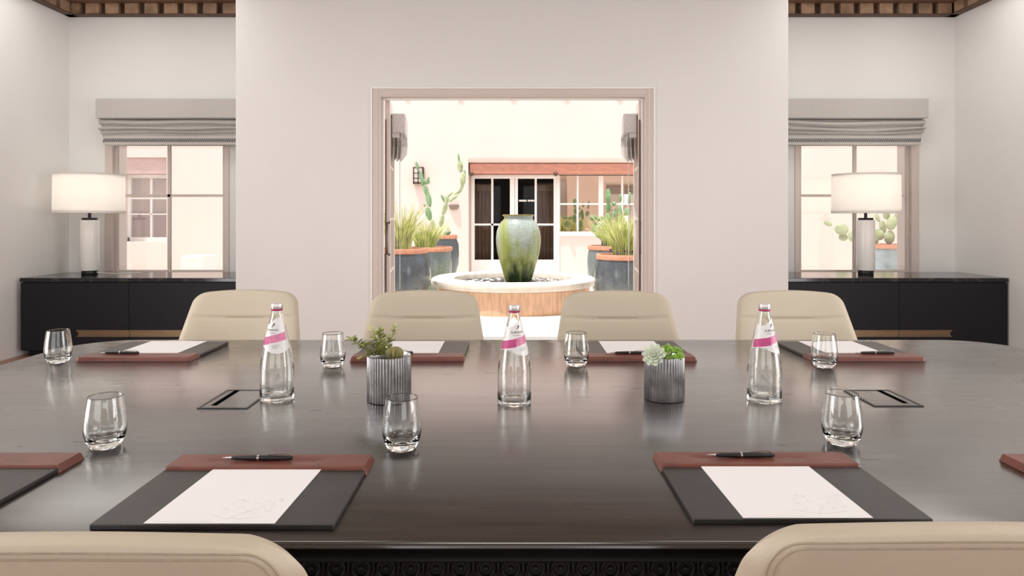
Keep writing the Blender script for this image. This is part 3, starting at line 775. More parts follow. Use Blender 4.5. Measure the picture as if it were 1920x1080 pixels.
dup(ch0, (X_(1472, YF), YF-0.03, 0), 0, 'cream leather chair across the table, rightmost, beside the right sideboard')
dup(ch0, (-0.482, 0.739, 0), pi, 'cream leather chair seen from behind at the lower left', 'near chairs seen from behind')
dup(ch0, (0.517, 0.764, 0), pi, 'cream leather chair seen from behind at the lower right', 'near chairs seen from behind')

# ------------------------------------------------------------------ desk folders, papers, pens
def folder(xa, y0, y1, near, lab):
    """near: the leather flap lies at the far (table-middle) end; else at the camera side end"""
    w = 0.387; xb = xa+w; z = TZ; xc = (xa+xb)/2
    r = thing('desk_folder', lab, 'desk pad', (xc, (y0+y1)/2, z), group='leather desk folders on the table')
    MB().box(xa+0.002, xb-0.002, y0, y1, z+0.0003, z+0.0092).build('pad', M['pad'], r, smooth=0, bevel=0.0018)
    fd = 0.078
    f0, f1 = (y1-fd+0.004, y1+0.004) if near else (y0-0.004, y0+fd-0.004)
    def top(u, v):
        x = xa-0.001+(w+0.002)*u; y = f0+(f1-f0)*v
        e = min(1.0, min(u, 1-u)*w/0.006); e2 = min(1.0, min(v, 1-v)*fd/0.006)
        puff = 0.0145*(max(0.0, 1-(1-e)**2)**0.5)*(max(0.0, 1-(1-e2)**2)**0.5)
        dip = 0.0022*exp(-((v-0.5)/0.16)**2)*(1 if 0.22 < u < 0.72 else exp(-((min(abs(u-0.22), abs(u-0.72)))/0.04)**2))
        return (x, y, z+0.0005+max(puff-dip, 0.0))
    b = MB(); b.grid(top, 70, 26); b.box(xa+0.001, xb-0.001, f0+0.001, f1-0.001, z+0.0004, z+0.004)
    fo = b.build('flap', M['flap'], r, smooth=60); fo['label'] = 'oxblood leather flap'
    return r
def sheet(xa, w, y0, y1, lab, printed, shift=0.0):
    z = TZ+0.0096
    r = thing('paper_sheet', lab, 'paper', (xa+w/2, (y0+y1)/2, z), group='white paper sheets in the desk folders')
    m = MB(); m.add([(xa, y0, z), (xa+w, y0, z), (xa+w+shift, y1, z), (xa+shift, y1, z), (xa, y0, z+0.0012), (xa+w, y0, z+0.0012), (xa+w+shift, y1, z+0.0012), (xa+shift, y1, z+0.0012)],
                    [(3,2,1,0), (4,5,6,7), (0,1,5,4), (1,2,6,5), (2,3,7,6), (3,0,4,7)])
    m.build('sheet', M['paper'], r, smooth=0)
    if printed:
        zz = z+0.00145; b = MB(); rnd = random.Random(5)
        def stroke(pts, wd=0.0007):
            b.tube([(p[0], p[1], zz-0.0003) for p in pts], wd*0.6, 4)
        ox, oy = xa+w*0.58, y0+0.012
        stroke([(ox-0.03, oy+0.020), (ox, oy+0.006), (ox+0.03, oy+0.004), (ox+0.06, oy+0.012)])
        stroke([(ox+0.005, oy), (ox+0.018, oy+0.02), (ox+0.035, oy+0.034), (ox+0.05, oy+0.055)])
        for i in range(26):
            px = ox+rnd.uniform(-0.01, 0.07); py = oy+rnd.uniform(0.015, 0.075); a = rnd.uniform(0, pi); l = 0.007
            stroke([(px, py), (px+l*cos(a), py+l*sin(a)), (px+l*1.6*cos(a+0.5), py+l*1.6*sin(a+0.5))], 0.0006)
        stroke([(xa+0.012, y0+0.006), (xa+0.10, y0+0.006)], 0.0005)
        b.build('printed_sketch', M['ink'], r)
    return r
def pen(xa, xb, y, z, lab, ang=0.0):
    L = xb-xa; xc = (xa+xb)/2
    r = thing('ballpoint_pen', lab, 'pen', (xc, y, z), ang, group='black pens on the folders')
    def cyl(b, prof):   # prof: list of (x, r) along the x axis
        n = 16; vs = []; fs = []
        for (x, rr) in prof:
            for k in range(n): vs.append((xc+x, y+rr*cos(2*pi*k/n), z+rr*sin(2*pi*k/n)))
        for i in range(len(prof)-1):
            for k in range(n): fs.append((i*n+k, i*n+(k+1) % n, (i+1)*n+(k+1) % n, (i+1)*n+k))
        fs.append(tuple(range(n-1, -1, -1))); fs.append(tuple((len(prof)-1)*n+k for k in range(n)))
        b.add(vs, fs)
    h = L/2
    b = MB(); cyl(b, [(-h+0.018, 0.0028), (-h+0.026, 0.0040), (-0.002, 0.0052), (-0.0005, 0.0052)]); cyl(b, [(0.0035, 0.0052), (0.03, 0.0052), (h-0.006, 0.0044), (h, 0.0032)]); b.build('barrel', M['black'], r)
    b = MB(); cyl(b, [(-h, 0.0006), (-h+0.003, 0.0010), (-h+0.018, 0.0029)]); cyl(b, [(-0.0005, 0.0054), (0.0035, 0.0054)]); b.build('tip', M['steel'], r)
    MB().tube([(xc+h-0.004, y, z+0.0045), (xc+h-0.012, y, z+0.0085), (xc+h-0.035, y, z+0.0078), (xc+h-0.048, y, z+0.0060)], 0.0010, 6).build('clip', M['steel'], r)
    return r
# near side of the table
folder(-0.6635, 1.067, 1.368, True, 'black desk folder with red-brown flap, in front of the near left chair')
sheet(-0.577, 0.205, 1.0685, 1.315, 'white notepaper in the near left desk folder', True, 0.010)
folder(0.286, 1.087, 1.384, True, 'black desk folder with red-brown flap, in front of the near right chair')
sheet(0.369, 0.207, 1.0885, 1.33, 'white notepaper in the near right desk folder', True, -0.006)
folder(-1.254, 1.08, 1.379, True, 'desk folder cut off by the left edge of the photo')
folder(0.981, 1.075, 1.372, True, 'desk folder of which only a corner shows at the right edge')
PZ = TZ+0.0183
pen(-0.571+0.004, -0.434+0.004, 1.338, PZ, 'black pen on the flap of the near left folder')
pen(0.386, 0.520, 1.354, PZ, 'black pen on the flap of the near right folder')
# far side of the table
for (xa, px0, pw, pxs, pen0, lab, plab, penlab) in (
    (-1.480, -1.393, 0.213, 0.0, -1.432, 'desk folder across the table, furthest left, before the leftmost chair', 'white sheet in the far folder furthest left', 'black pen on the far folder furthest left'),
    (-0.550, -0.468, 0.208, 0.0, -0.480, 'far desk folder behind the leafy succulent pot', 'white sheet in the far folder behind the leafy succulent', 'black pen on the folder behind the leafy succulent pot'),
    (0.240, 0.335, 0.212, 0.0, 0.339, 'far desk folder behind the pot with the pale rosette', 'white sheet in the far folder behind the pale rosette', 'black pen on the folder behind the pale rosette pot'),
    (1.018, 1.106, 0.207, 0.0, 1.192, 'desk folder across the table, furthest right, before the rightmost chair', 'white sheet in the far folder furthest right', 'black pen on the far folder furthest right')):
    folder(xa, 2.318, 2.640, False, lab)
    sheet(px0, pw, 2.386, 2.6385, plab, False)
    pen(pen0, pen0+0.136, 2.372, TZ+0.0190, penlab)

# ------------------------------------------------------------------ glasses
def make_glass():
    r = thing('water_glass', '', 'glass', group='stemless water glasses on the table')
    outer = [(0.0, 0.0), (0.024, 0.0), (0.0285, 0.002), (0.0335, 0.010), (0.0385, 0.022), (0.0412, 0.036), (0.0412, 0.048), (0.0398, 0.064), (0.0372, 0.084), (0.0345, 0.1015), (0.0336, 0.1085)]
    inner = [(0.0324, 0.1085), (0.0333, 0.1015), (0.0360, 0.084), (0.0386, 0.064), (0.0400, 0.048), (0.0398, 0.037), (0.0365, 0.026), (0.0290, 0.018), (0.018, 0.0145), (0.0, 0.0135)]
    prof = []
    def smoothp(p):
        out = []
        for i in range(len(p)-1):
            p0 = p[max(i-1, 0)]; p1 = p[i]; p2 = p[i+1]; p3 = p[min(i+2, len(p)-1)]
            for k in range(3):
                t = k/3
                out.append(tuple(0.5*((2*p1[j])+(-p0[j]+p2[j])*t+(2*p0[j]-5*p1[j]+4*p2[j]-p3[j])*t*t+(-p0[j]+3*p1[j]-3*p2[j]+p3[j])*t**3) for j in (0, 1)))
        out.append(p[-1]); return out
    so = smoothp(outer[1:]); si = smoothp(inner[:-1])
    full = [(0.0004, 0.0)] + so + [(0.0330, 0.1092)] + si + [(0.0004, 0.0135)]
    b = MB().lathe(full, 56, cap=True); b.f = b.f
    b.build('bowl', M['glass'], r, smooth=60)
    return r
gl0 = make_glass()
gl_spots = [(-0.867, 1.455, 'empty stemless glass above the near left folder, leftmost of the near glasses'),
            (-0.233, 1.443, 'empty stemless glass just in front of the leafy succulent pot'),
            (0.714, 1.478, 'empty stemless glass behind the flap of the near right folder'),
            (-1.529, 2.300, 'empty stemless glass at the far left corner of the table'),
            (-0.588, 2.240, 'empty stemless glass between left bottle and leafy succulent'),
            (0.212, 2.250, 'empty stemless glass right of the middle bottle'),
            (1.020, 2.230, 'empty stemless glass before the far right folder')]
for i, (x, y, lab) in enumerate(gl_spots):
    if i == 0: gl0.location = (x, y, TZ+0.0004); gl0['label'] = lab
    else: dup(gl0, (x, y, TZ+0.0004), 0, lab)

# ------------------------------------------------------------------ bottles
BP = [(0.0420, 0.0), (0.0440, 0.004), (0.0444, 0.012), (0.0444, 0.028), (0.0432, 0.034), (0.0444, 0.042), (0.0446, 0.060), (0.0442, 0.080), (0.0417, 0.106), (0.0370, 0.133), (0.0316, 0.159), (0.0256, 0.186), (0.0194, 0.212), (0.0140, 0.232), (0.0122, 0.240), (0.0122, 0.2555)]
def brad(z):
    for i in range(len(BP)-1):
        if BP[i][1] <= z <= BP[i+1][1]:
            t = (z-BP[i][1])/(BP[i+1][1]-BP[i][1]); return BP[i][0]*(1-t)+BP[i+1][0]*t
    return BP[-1][0]
def text_mesh(txt, size):
    cu = bpy.data.curves.new('lettering', 'FONT'); cu.body = txt; cu.size = size; cu.align_x = 'CENTER'; cu.resolution_u = 2
    o = bpy.data.objects.new('lettering', cu); COL.objects.link(o)
    me = bpy.data.meshes.new_from_object(o); vs = [tuple(v.co) for v in me.vertices]; fs = [tuple(p.vertices) for p in me.polygons]
    bpy.data.objects.remove(o); bpy.data.curves.remove(cu); bpy.data.meshes.remove(me)
    return vs, fs
TXT = text_mesh('SURGIVA', 0.0082)
def make_bottle():
    r = thing('water_bottle', '', 'bottle', group='glass water bottles on the table')
    inn = [(max(rr-0.0022, 0.001), z) for rr, z in BP if z > 0.012]
    full = [(0.0004, 0.003), (0.030, 0.003), (0.0400, 0.0)] + BP + [(0.0100, 0.2555)] + list(reversed(inn)) + [(0.038, 0.0105), (0.0004, 0.014)]
    MB().lathe(full, 60).build('glass_body', M['bottle_glass'], r, smooth=60)
    MB().lathe([(0.0140, 0.2385), (0.0152, 0.240), (0.0152, 0.243), (0.0140, 0.2435)], 40).build('cap_ring', M['cap_ring'], r)
    MB().lathe([(0.0143, 0.2435), (0.0152, 0.245), (0.0152, 0.255), (0.0145, 0.2572), (0.0005, 0.2578)], 60, rfun=lambda rr, z, a: rr+(0.00025*cos(a*30) if 0.244 < z < 0.2555 else 0)).build('cap', M['cap'], r)
    # label wraps the shoulder; its lower and upper edges wave
    A = 1.62
    def wrap(a, z, off): rr = brad(z)+off; return (rr*sin(a), -rr*cos(a), z)
    def lab(u, v):
        a = -A+2*A*u
        zt = 0.212+0.010*sin(a*1.6); zb = 0.137-0.008*sin(a*1.9+0.3)
        return wrap(a, zb+(zt-zb)*v, 0.0004)
    lo = MB().grid(lab, 50, 22).build('label', M['label'], r, smooth=60); lo['label'] = 'white paper label with a pink band'
    def band(a0, a1, z0, z1, sl, off):
        def fn(u, v):
            a = a0+(a1-a0)*u; return wrap(a, z0+(z1-z0)*v+sl*a, off)
        return fn
    MB().grid(band(-1.55, -0.05, 0.153, 0.174, 0.006, 0.0008), 26, 8).build('magenta_band', M['pinklabel'], lo, smooth=60)
    MB().grid(band(-0.05, 1.5, 0.155, 0.175, 0.006, 0.0008), 26, 8).build('pink_band', M['pinklabel2'], lo, smooth=60)
    vs, fs = TXT; z0 = 0.187
    MB().add([wrap(x/brad(z0+y)*1.0+0.10, z0+y, 0.0011) for x, y, _ in vs], fs).build('lettering', M['print'], lo, smooth=0)
    g = MB()
    g.grid(band(-0.35, 0.55, 0.1815, 0.1828, 0, 0.0010), 14, 2)
    for k in range(3): g.grid(band(0.25, 0.85-0.05*k, 0.1485-0.0035*k, 0.1496-0.0035*k, 0.003, 0.0010), 12, 2)
    for k in range(2): g.grid(band(-0.8, -0.35, 0.1455-0.0035*k, 0.1466-0.0035*k, 0.003, 0.0010), 12, 2)
    g.build('small_print', M['print_grey'], lo, smooth=0)
    bird = [(-0.004, -0.004), (-0.001, -0.001), (0.0, 0.004), (0.0025, 0.006), (0.0022, 0.002), (0.005, 0.004), (0.002, -0.001), (-0.001, -0.003), (-0.0035, -0.006)]
    MB().add([wrap(x/brad(0.2)+0.22, 0.2025+z, 0.0011) for x, z in bird], [tuple(range(len(bird)))]).build('bird_emblem', M['print'], lo, smooth=0)
    return r
bo = make_bottle()
bo.location = (-0.632, 1.836, TZ+0.0004); bo.rotation_euler = (0,0,radians(-18)); bo['label'] = 'clear glass water bottle with pink label, leftmost, beside the left outlet box'
dup(bo, (0.006, 1.800, TZ+0.0004), radians(12), 'clear glass water bottle with pink label, standing alone in the table centre')
dup(bo, (0.675, 1.826, TZ+0.0004), radians(14), 'clear glass water bottle with pink label, rightmost, right of the pale rosette')

# ------------------------------------------------------------------ succulent pots
def flute(n): return lambda rr, z, a: rr*(1+0.020*cos(n*a))
def metal_pot(x, y, rr, h, name, lab, n):
    r = thing(name, lab, 'potted plant', (x, y, TZ))
    prof = [(rr-0.004, 0.0005), (rr-0.001, 0.002), (rr-0.001, h-0.005), (rr, h), (rr-0.002, h+0.0005), (rr-0.0035, h-0.002), (rr-0.0035, h-0.020)]
    MB().lathe(prof, n*8, (x, y, TZ), rfun=lambda q, z, a: q*(1+(0.024*cos(n*a) if 0.001 < z < h-0.003 and q > rr-0.003 else 0))).build('pot', M['galv'], r, smooth=70)
    MB().lathe([(0.0005, h-0.016), (rr*0.6, h-0.014), (rr-0.004, h-0.018)], 40, (x, y, TZ), cap=False).build('soil', M['soil'], r)
    return r
def leafmesh(b, p, dirv, ln, wd, th, up=Vector((0,0,1))):
    d_ = Vector(dirv).normalized(); s_ = d_.cross(up)
    if s_.length < 0.05: s_ = d_.cross(Vector((0,1,0)))
    s_.normalize(); n_ = s_.cross(d_)
    R = Matrix((s_, n_, d_)).transposed()
    b.ellipsoid(Vector(p)+d_*ln*0.5, (wd/2, th/2, ln/2), R, 10, 7)
# left pot
px1, py1 = -0.330, 1.833
h1 = 0.120
p1 = metal_pot(px1, py1, 0.0585, h1, 'succulent_pot', 'ribbed grey metal pot with sprawling leafy succulent, left of centre', 46)
rnd = random.Random(3)
SC = 1.807/F
stems = [((712, 668), (690, 660), (668, 650), (649, 640)), ((716, 668), (708, 650), (700, 632), (697, 618)), ((720, 668), (717, 650), (714, 632), (714, 620)), ((722, 668), (724, 655), (731, 636), (736, 618)), ((714, 668), (705, 655), (690, 645), (676, 648)), ((708, 668), (700, 662), (686, 664), (680, 668))]
st = MB(); lf = MB(); lp = MB()
for si, s4 in enumerate(stems):
    yy = [0.0, -0.008*(si % 3-1), -0.018*(si % 3-1), -0.026*(si % 3-1)]
    pts = [Vector((X_(a, 1.807), py1-0.01+yy[k], Z_(c, 1.807))) for k, (a, c) in enumerate(s4)]
    st.tube(pts, [0.0018, 0.0016, 0.0013, 0.0010], 6)
    for k in range(3):
        for t in (0.15, 0.5, 0.85):
            p = pts[k].lerp(pts[k+1], t); dr = (pts[k+1]-pts[k]).normalized()
            for q in range(4):
                a = rnd.uniform(0, 2*pi) + q*1.6
                side = Vector((cos(a), sin(a)*0.7, 0.35*sin(a*1.3)))
                dd = (side+dr*0.5).normalized(); ln = rnd.uniform(0.013, 0.020)
                leafmesh(lp if (si in (1, 3) and k == 2) else lf, p, dd, ln, ln*0.55, 0.0028)
    leafmesh(lp if si in (1, 3) else lf, pts[-1], (pts[-1]-pts[-2]), 0.013, 0.006, 0.003)
st.build('stems', M['stem'], p1); lf.build('leaves', M['leaf'], p1); lp.build('pale_leaves', M['leaf_pale'], p1)
bc = MB(); c1 = Vector((px1+0.020, py1-0.030, TZ+h1-0.006))
bc.lathe([(0.004*1, 0.0)] + [(0.021*sin(pi*(i+1)/9), 0.017-0.017*cos(pi*(i+1)/9)) for i in range(8)], 48, c1, rfun=lambda q, z, a: q*(1+0.16*cos(12*a)))
bc.build('barrel_cactus', M['bud'], p1)
# right pot
px2, py2 = X_(1250, 1.815), 1.843
h2 = 0.117
p2 = metal_pot(px2, py2, 0.0535, h2, 'succulent_pot', 'ribbed grey metal pot with pale rosette and green sedum, right of centre', 44)
ro = MB(); cc = Vector((px2-0.036, py2-0.042, TZ+h2+0.006))
axis = Vector((-0.35, -0.75, 0.55)).normalized(); q_ = axis.to_track_quat('Z', 'Y').to_matrix()
for ring, (n_, tilt, ln) in enumerate(((10, 1.25, 0.034), (9, 1.0, 0.030), (8, 0.75, 0.024), (6, 0.45, 0.018), (4, 0.2, 0.012))):
    for i in range(n_):
        a = 2*pi*i/n_+ring*0.35
        dv = q_ @ Vector((sin(tilt)*cos(a), sin(tilt)*sin(a), cos(tilt)))
        leafmesh(ro, cc, dv, ln, ln*0.50, 0.0035, axis)
ro.build('rosette', M['rosette'], p2)
r2_ = MB(); cc2 = Vector((px2-0.014, py2-0.040, TZ+h2+0.004))
for i in range(16):
    a = i*2.4; t_ = 0.3+0.06*i
    leafmesh(r2_, cc2, (sin(t_)*cos(a), sin(t_)*sin(a), cos(t_)+0.2), 0.016, 0.008, 0.003)
r2_.build('small_rosette', M['rosette'], p2)
se = MB()
for (dx, dy, dz, rr_) in ((0.000, 0.0, 0.020, 0.014), (0.016, -0.015, 0.024, 0.015), (0.032, -0.010, 0.020, 0.016), (0.012, 0.012, 0.026, 0.012), (0.034, -0.030, 0.010, 0.014), (0.018, -0.036, 0.008, 0.012), (0.002, -0.02, 0.010, 0.013)):
    c_ = Vector((px2+dx, py2+dy, TZ+h2+dz-0.010))
    se.tube([(c_.x*0.8+px2*0.2, c_.y*0.8+py2*0.2, TZ+h2-0.016), c_], 0.0018, 6)
    for i in range(26):
        u_ = rnd.uniform(-0.3, 1); a = rnd.uniform(0, 2*pi); s_ = sqrt(1-u_*u_)
        leafmesh(se, c_, (s_*cos(a), s_*sin(a), u_), rr_*rnd.uniform(0.95, 1.25), 0.0085, 0.0045)
se.build('sedum', M['sedum'], p2)

# ------------------------------------------------------------------ courtyard
YW = 13.5; YD = 13.9
gr = MB().box(-14, 14, YE, YW+0.6, -0.15, 0.0).box(-1.7, 1.7, YC+0.15, YE, -0.15, -0.001)
struct(gr.build('courtyard_ground', M['ground'], smooth=0))
RX0, RX1, RZ = -0.865, 3.1, 2.315     # recess with door and window
LX0, LX1, LZ = -7.80, -6.83, 2.42     # window recess to the left
fw = wall_with_holes_x(-14, 14, YW, YD, 0, 5.2, [(LX0, LX1, 0.75, LZ), (RX0, RX1, 0, RZ+0.12)])
# soft rounded nose of stucco along the top of the recess
nose = [(YD, RZ+0.12), (YD, RZ)] + [(YW+0.10-0.10*sin(a), RZ+0.10-0.10*cos(a)) for a in [i*pi/16 for i in range(9)]] + [(YW, RZ+0.12)]
m_ = len(nose)
fw.add([(RX0, y, z) for y, z in nose]+[(RX1, y, z) for y, z in nose], [tuple(range(m_)), tuple(range(2*m_-1, m_-1, -1))]+[(i, i+m_, (i+1) % m_+m_, (i+1) % m_) for i in range(m_)])
struct(fw.build('wall_courtyard', M['outwall'], smooth=30))
struct(wall_with_holes_x(-14, 14, YD, YD+0.1, 0, 5.2, [(LX0, LX1, 0.75, LZ), (-0.83, 0.96, 0, 2.10), (0.96, 2.95, 0.86, 2.10)]).build('wall_recess', M['outwall'], smooth=0))
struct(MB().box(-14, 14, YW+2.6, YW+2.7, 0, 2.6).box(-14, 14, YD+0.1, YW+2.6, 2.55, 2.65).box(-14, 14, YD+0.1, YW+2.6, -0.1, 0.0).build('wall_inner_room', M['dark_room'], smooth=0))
# side walls closing the courtyard
struct(MB().box(-12.2, -12, YE, YW, 0, 4.0).build('wall_courtyard_left', M['outwall'], smooth=0))
struct(MB().box(12, 12.2, YE, YW, 0, 4.0).build('wall_courtyard_right', M['outwall'], smooth=0))
# lintel beam
lt = MB().box(RX0+0.02, RX1, YW+0.06, YD-0.02, 2.105, 2.305)
lt = lt.build('trim_20', M['lintel'], smooth=0, bevel=0.015); struct(lt)
struct(MB().box(LX0, LX1, YW+0.06, YD-0.02, 2.30-0.20, LZ).build('trim_21', M['lintel_washed'], smooth=0, bevel=0.01))
bb = MB()
for px in (884, 1042): bb.ellipsoid((X_(px, YW+0.04), YW+0.045, Z_(326, YW)), (0.045, 0.03, 0.045))
struct(bb.build('trim_22', M['lantern']))

# French doors across the courtyard
fd_ = bpy.data.objects.new('door_4', None); COL.objects.link(fd_); fd_.location = (0.06, YD, 0); struct(fd_)
b = MB(); frame_prof(b, -0.83, 0.96, 2.098, YD-0.03, YD+0.06, 0.055); b.build('door_frame', M['white_paint'], fd_, smooth=0, bevel=0.006)
for (xa, xb, nm) in ((-0.775, 0.053, 'l'), (0.059, 0.905, 'r')):
    sf = MB(); ta = 0.052 if nm == 'l' else 0.07; tb_ = 0.095 if nm == 'l' else 0.055
    # glass area measured from the photograph
    ga, gb = (X_(890, YD), X_(956, YD)) if nm == 'l' else (X_(971, YD), X_(1038, YD))
    gz0, gz1 = Z_(487, YD), Z_(335, YD)
    sf.box(xa, ga, YD-0.01, YD+0.035, 0.01, 2.045).box(gb, xb, YD-0.01, YD+0.035, 0.01, 2.045).box(ga, gb, YD-0.01, YD+0.035, gz1, 2.045).box(ga, gb, YD-0.01, YD+0.035, 0.01, gz0)
    leaf = sf.build('door_leaf', M['white_paint'], fd_, smooth=0, bevel=0.004)
    mt = MB(); xm = (ga+gb)/2; mt.box(xm-0.022, xm+0.022, YD-0.004, YD+0.03, gz0, gz1)
    zm = Z_(421, YD); mt.box(ga, gb, YD-0.004, YD+0.03, zm-0.02, zm+0.02); mt.build('muntins', M['white_paint'], leaf, smooth=0)
    MB().box(ga, gb, YD+0.012, YD+0.016, gz0, gz1).build('pane', M['pane_door'], leaf, smooth=0)
    if nm == 'r':
        sg = MB(); x = X_(973, YD); xe = X_(1000, YD); zc = Z_(376.3, YD); i = 0
        while x < xe:
            if i % 12 != 7: sg.box(x, x+0.018, YD-0.003, YD+0.0, zc-0.018, zc+0.018)
            x += 0.0225; i += 1
        sg.build('door_lettering', M['white_paint'], leaf, smooth=0)
# drapes behind the doors
def drape(xc, lab):
    r = thing('drape', lab, 'curtain', (xc, YD+0.35, 0), group='tan drapes behind the courtyard doors')
    def fn(u, v):
        z = 0.02+1.93*v; w = 0.17+0.05*sin(v*3.0)
        x = xc+(u-0.5)*2*w; return (x, YD+0.35+0.035*sin(u*34)*(1.1-v*0.5), z)
    b = MB(); b.grid(fn, 90, 12); o = b.build('cloth', M['drape'], r, smooth=80)
    sm = o.modifiers.new('solid', 'SOLIDIFY'); sm.thickness = 0.006
    b = MB(); b.lathe([(0.20, 0), (0.215, 0.02), (0.19, 0.10), (0.20, 0.14)], 24, (xc, YD+0.36, 1.78), rfun=lambda q, z, a: q*(1+0.06*sin(11*a)), cap=True)
    b2 = b.build('heading', M['drape'], r); b2.scale = (1, 0.35, 1)
    b2.location = (0, 0, 0)
drape(X_(905, YD+0.35), 'tan drape behind the left courtyard door')
drape(X_(1022, YD+0.35), 'tan drape behind the right courtyard door')

# window beside the doors
wn = bpy.data.objects.new('window_7', None); COL.objects.link(wn); wn.location = (1.9, YD, 0.86); struct(wn)
zb_, zt_ = Z_(434, YD), 2.085
def wx(px): return X_(px, YD)
b = MB(); b.box(0.962, 2.94, YD-0.03, YD+0.05, 0.855, zb_); b.box(wx(1122), wx(1131), YD-0.025, YD+0.05, zb_, zt_)
b.box(0.962, wx(1050), YD-0.03, YD+0.05, zb_, zt_); b.box(2.86, 2.94, YD-0.03, YD+0.05, zb_, zt_)
b.build('window_frame', M['white_paint'], wn, smooth=0, bevel=0.006)
b = MB()
for p in (1083, 1166.5): b.box(wx(p)-0.019, wx(p)+0.019, YD-0.01, YD+0.03, zb_, zt_)
zh = Z_(382.5, YD); b.box(wx(1050), 2.86, YD-0.009, YD+0.029, zh-0.018, zh+0.018)
b.build('muntins', M['white_paint'], wn, smooth=0)
MB().box(wx(1050), wx(1122), YD+0.012, YD+0.016, zb_, zt_).build('pane', M['pane_mirror'], wn, smooth=0)
MB().box(wx(1131), 2.86, YD+0.012, YD+0.016, zb_, zt_).build('pane', M['pane_mirror'], wn, smooth=0)
# window seen through the left alcove window
w8 = bpy.data.objects.new('window_8', None); COL.objects.link(w8); w8.location = ((LX0+LX1)/2, YD, 0.75); struct(w8)
b = MB(); b.box(LX0, LX1, YD-0.05, YD+0.05, 2.03, 2.10).box(LX0, LX0+0.05, YD-0.05, YD+0.05, 0.75, 2.03).box(LX1-0.05, LX1, YD-0.05, YD+0.05, 0.75, 2.03).box(LX0, LX1, YD-0.05, YD+0.05, 0.75, 0.83)
xm = X_(285, YD); b.box(xm-0.02, xm+0.02, YD-0.04, YD+0.03, 0.83, 2.03)
for z in (1.30, 1.62): b.box(LX0+0.05, LX1-0.05, YD-0.04, YD+0.03, z-0.015, z+0.015)
b.build('window_frame', M['white_paint'], w8, smooth=0, bevel=0.005)
MB().box(LX0+0.05, LX1-0.05, YD+0.012, YD+0.016, 0.83, 2.03).build('pane', M['pane_grey'], w8, smooth=0)

# roof beam ends high on the courtyard wall
vg = None
for i, px in enumerate((563, 663, 763, 862.5, 962, 1062, 1162, 1262, 1362)):
    x = X_(px, YW-0.05)
    if vg is None:
        vg = thing('roof_beam_end', 'round beam end jutting from the courtyard wall just below the door head', 'beam', (x, YW, 3.60), group='roof beam ends on the courtyard wall')
        MB().tube([(x, YW+0.02, 3.60), (x, YW-0.02, 3.60)], 0.055, 20).build('log', M['sash'], vg)
    else: dup(vg, (x, YW, 3.60))
# wall lantern
lx0, lx1 = X_(776, YW), X_(795, YW); lz0, lz1 = Z_(345, YW), Z_(314, YW)
ln_ = thing('wall_lantern', 'square iron framed lantern on the pink courtyard wall', 'lantern', ((lx0+lx1)/2, YW, lz0))
b = MB(); t = 0.022
y0 = YW-0.13
for x in (lx0, lx1-t):
    for y in (y0, YW-t): b.box(x, x+t, y, y+t, lz0, lz1)
b.box(lx0, lx1, y0, YW, lz0, lz0+0.035).box(lx0, lx1, y0, YW, lz1-0.02, lz1)
xm = (lx0+lx1)/2; b.box(xm-0.009, xm+0.009, y0, y0+0.015, lz0, lz1)
for z in (lz0+0.11, lz0+0.21): b.box(lx0, lx1, y0, y0+0.012, z-0.008, z+0.008)
b.build('frame', M['lantern'], ln_, smooth=0)
MB().box(lx0+0.012, lx1-0.012, y0+0.014, YW-0.02, lz0+0.03, lz1-0.015).build('glass_panel', M['lantern_glass'], ln_, smooth=0)
# small dark sconce
sc = MB(); sx_, sz_ = X_(851, YW), Z_(393, YW)
sc.lathe([(0.055, 0), (0.085, 0.02), (0.105, 0.085), (0.10, 0.10), (0.09, 0.085), (0.04, 0.02)], 32, (sx_, YW-0.0, sz_))
so_ = sc.build('wall_sconce', M['pipe_brown'], at=(sx_, YW, sz_)); tag(so_, 'small dark bowl sconce on the courtyard wall left of the doors', 'sconce')

# ------------------------------------------------------------------ fountain
FX, FY = X_(962, 9.53), 9.53
fo_ = thing('fountain_basin', 'round tan fountain basin with pale stone rim in the courtyard', 'fountain', (FX, FY, 0))
def wob(k): return lambda q, z, a: q*(1+0.006*sin(7*a+k)+0.004*sin(17*a+2*k))
MB().lathe([(1.06, 0.0), (1.06, 0.29), (1.03, 0.31), (0.80, 0.31), (0.80, 0.10), (0.79, 0.05), (0.001, 0.05)], 120, (FX, FY, 0), rfun=wob(1)).build('basin_wall', M['basin'], fo_)
MB().lathe([(1.06, 0.295), (1.12, 0.305), (1.14, 0.34), (1.135, 0.385), (1.11, 0.405), (0.86, 0.41), (0.825, 0.395), (0.815, 0.35), (0.815, 0.30)], 120, (FX, FY, 0), rfun=wob(2), cap=False).build('rim', M['basin_rim'], fo_)
wm, nt, bsdf = new_mat('rippling_water')
bsdf.inputs['Base Color'].default_value = (0.03, 0.035, 0.04, 1); bsdf.inputs['Roughness'].default_value = 0.06
MB().grid(lambda u, v: (FX+0.81*v*cos(2*pi*u), FY+0.81*v*sin(2*pi*u), 0.325+0.014*mnoise.noise(Vector((9*v*cos(2*pi*u), 9*v*sin(2*pi*u), 0)))*min(1, 3*v)), 240, 60, wrap=True).build('water', wm, fo_, smooth=80)
# white cobbles just breaking the water
gv = MB(); rn = random.Random(11)
for i in range(170):
    a = rn.uniform(0, 2*pi); q = 0.30+0.40*sqrt(rn.random())
    s_ = rn.uniform(0.018, 0.036); gv.ellipsoid((FX+q*cos(a), FY+q*sin(a), 0.325), (s_, s_*0.8, s_*0.5), Matrix.Rotation(rn.uniform(0, pi), 3, 'Z'), 8, 5)
gvo = gv.build('pebbles', M['white_paint'], fo_); gvo['kind'] = 'stuff'; gvo['label'] = 'white pebbles breaking the water'
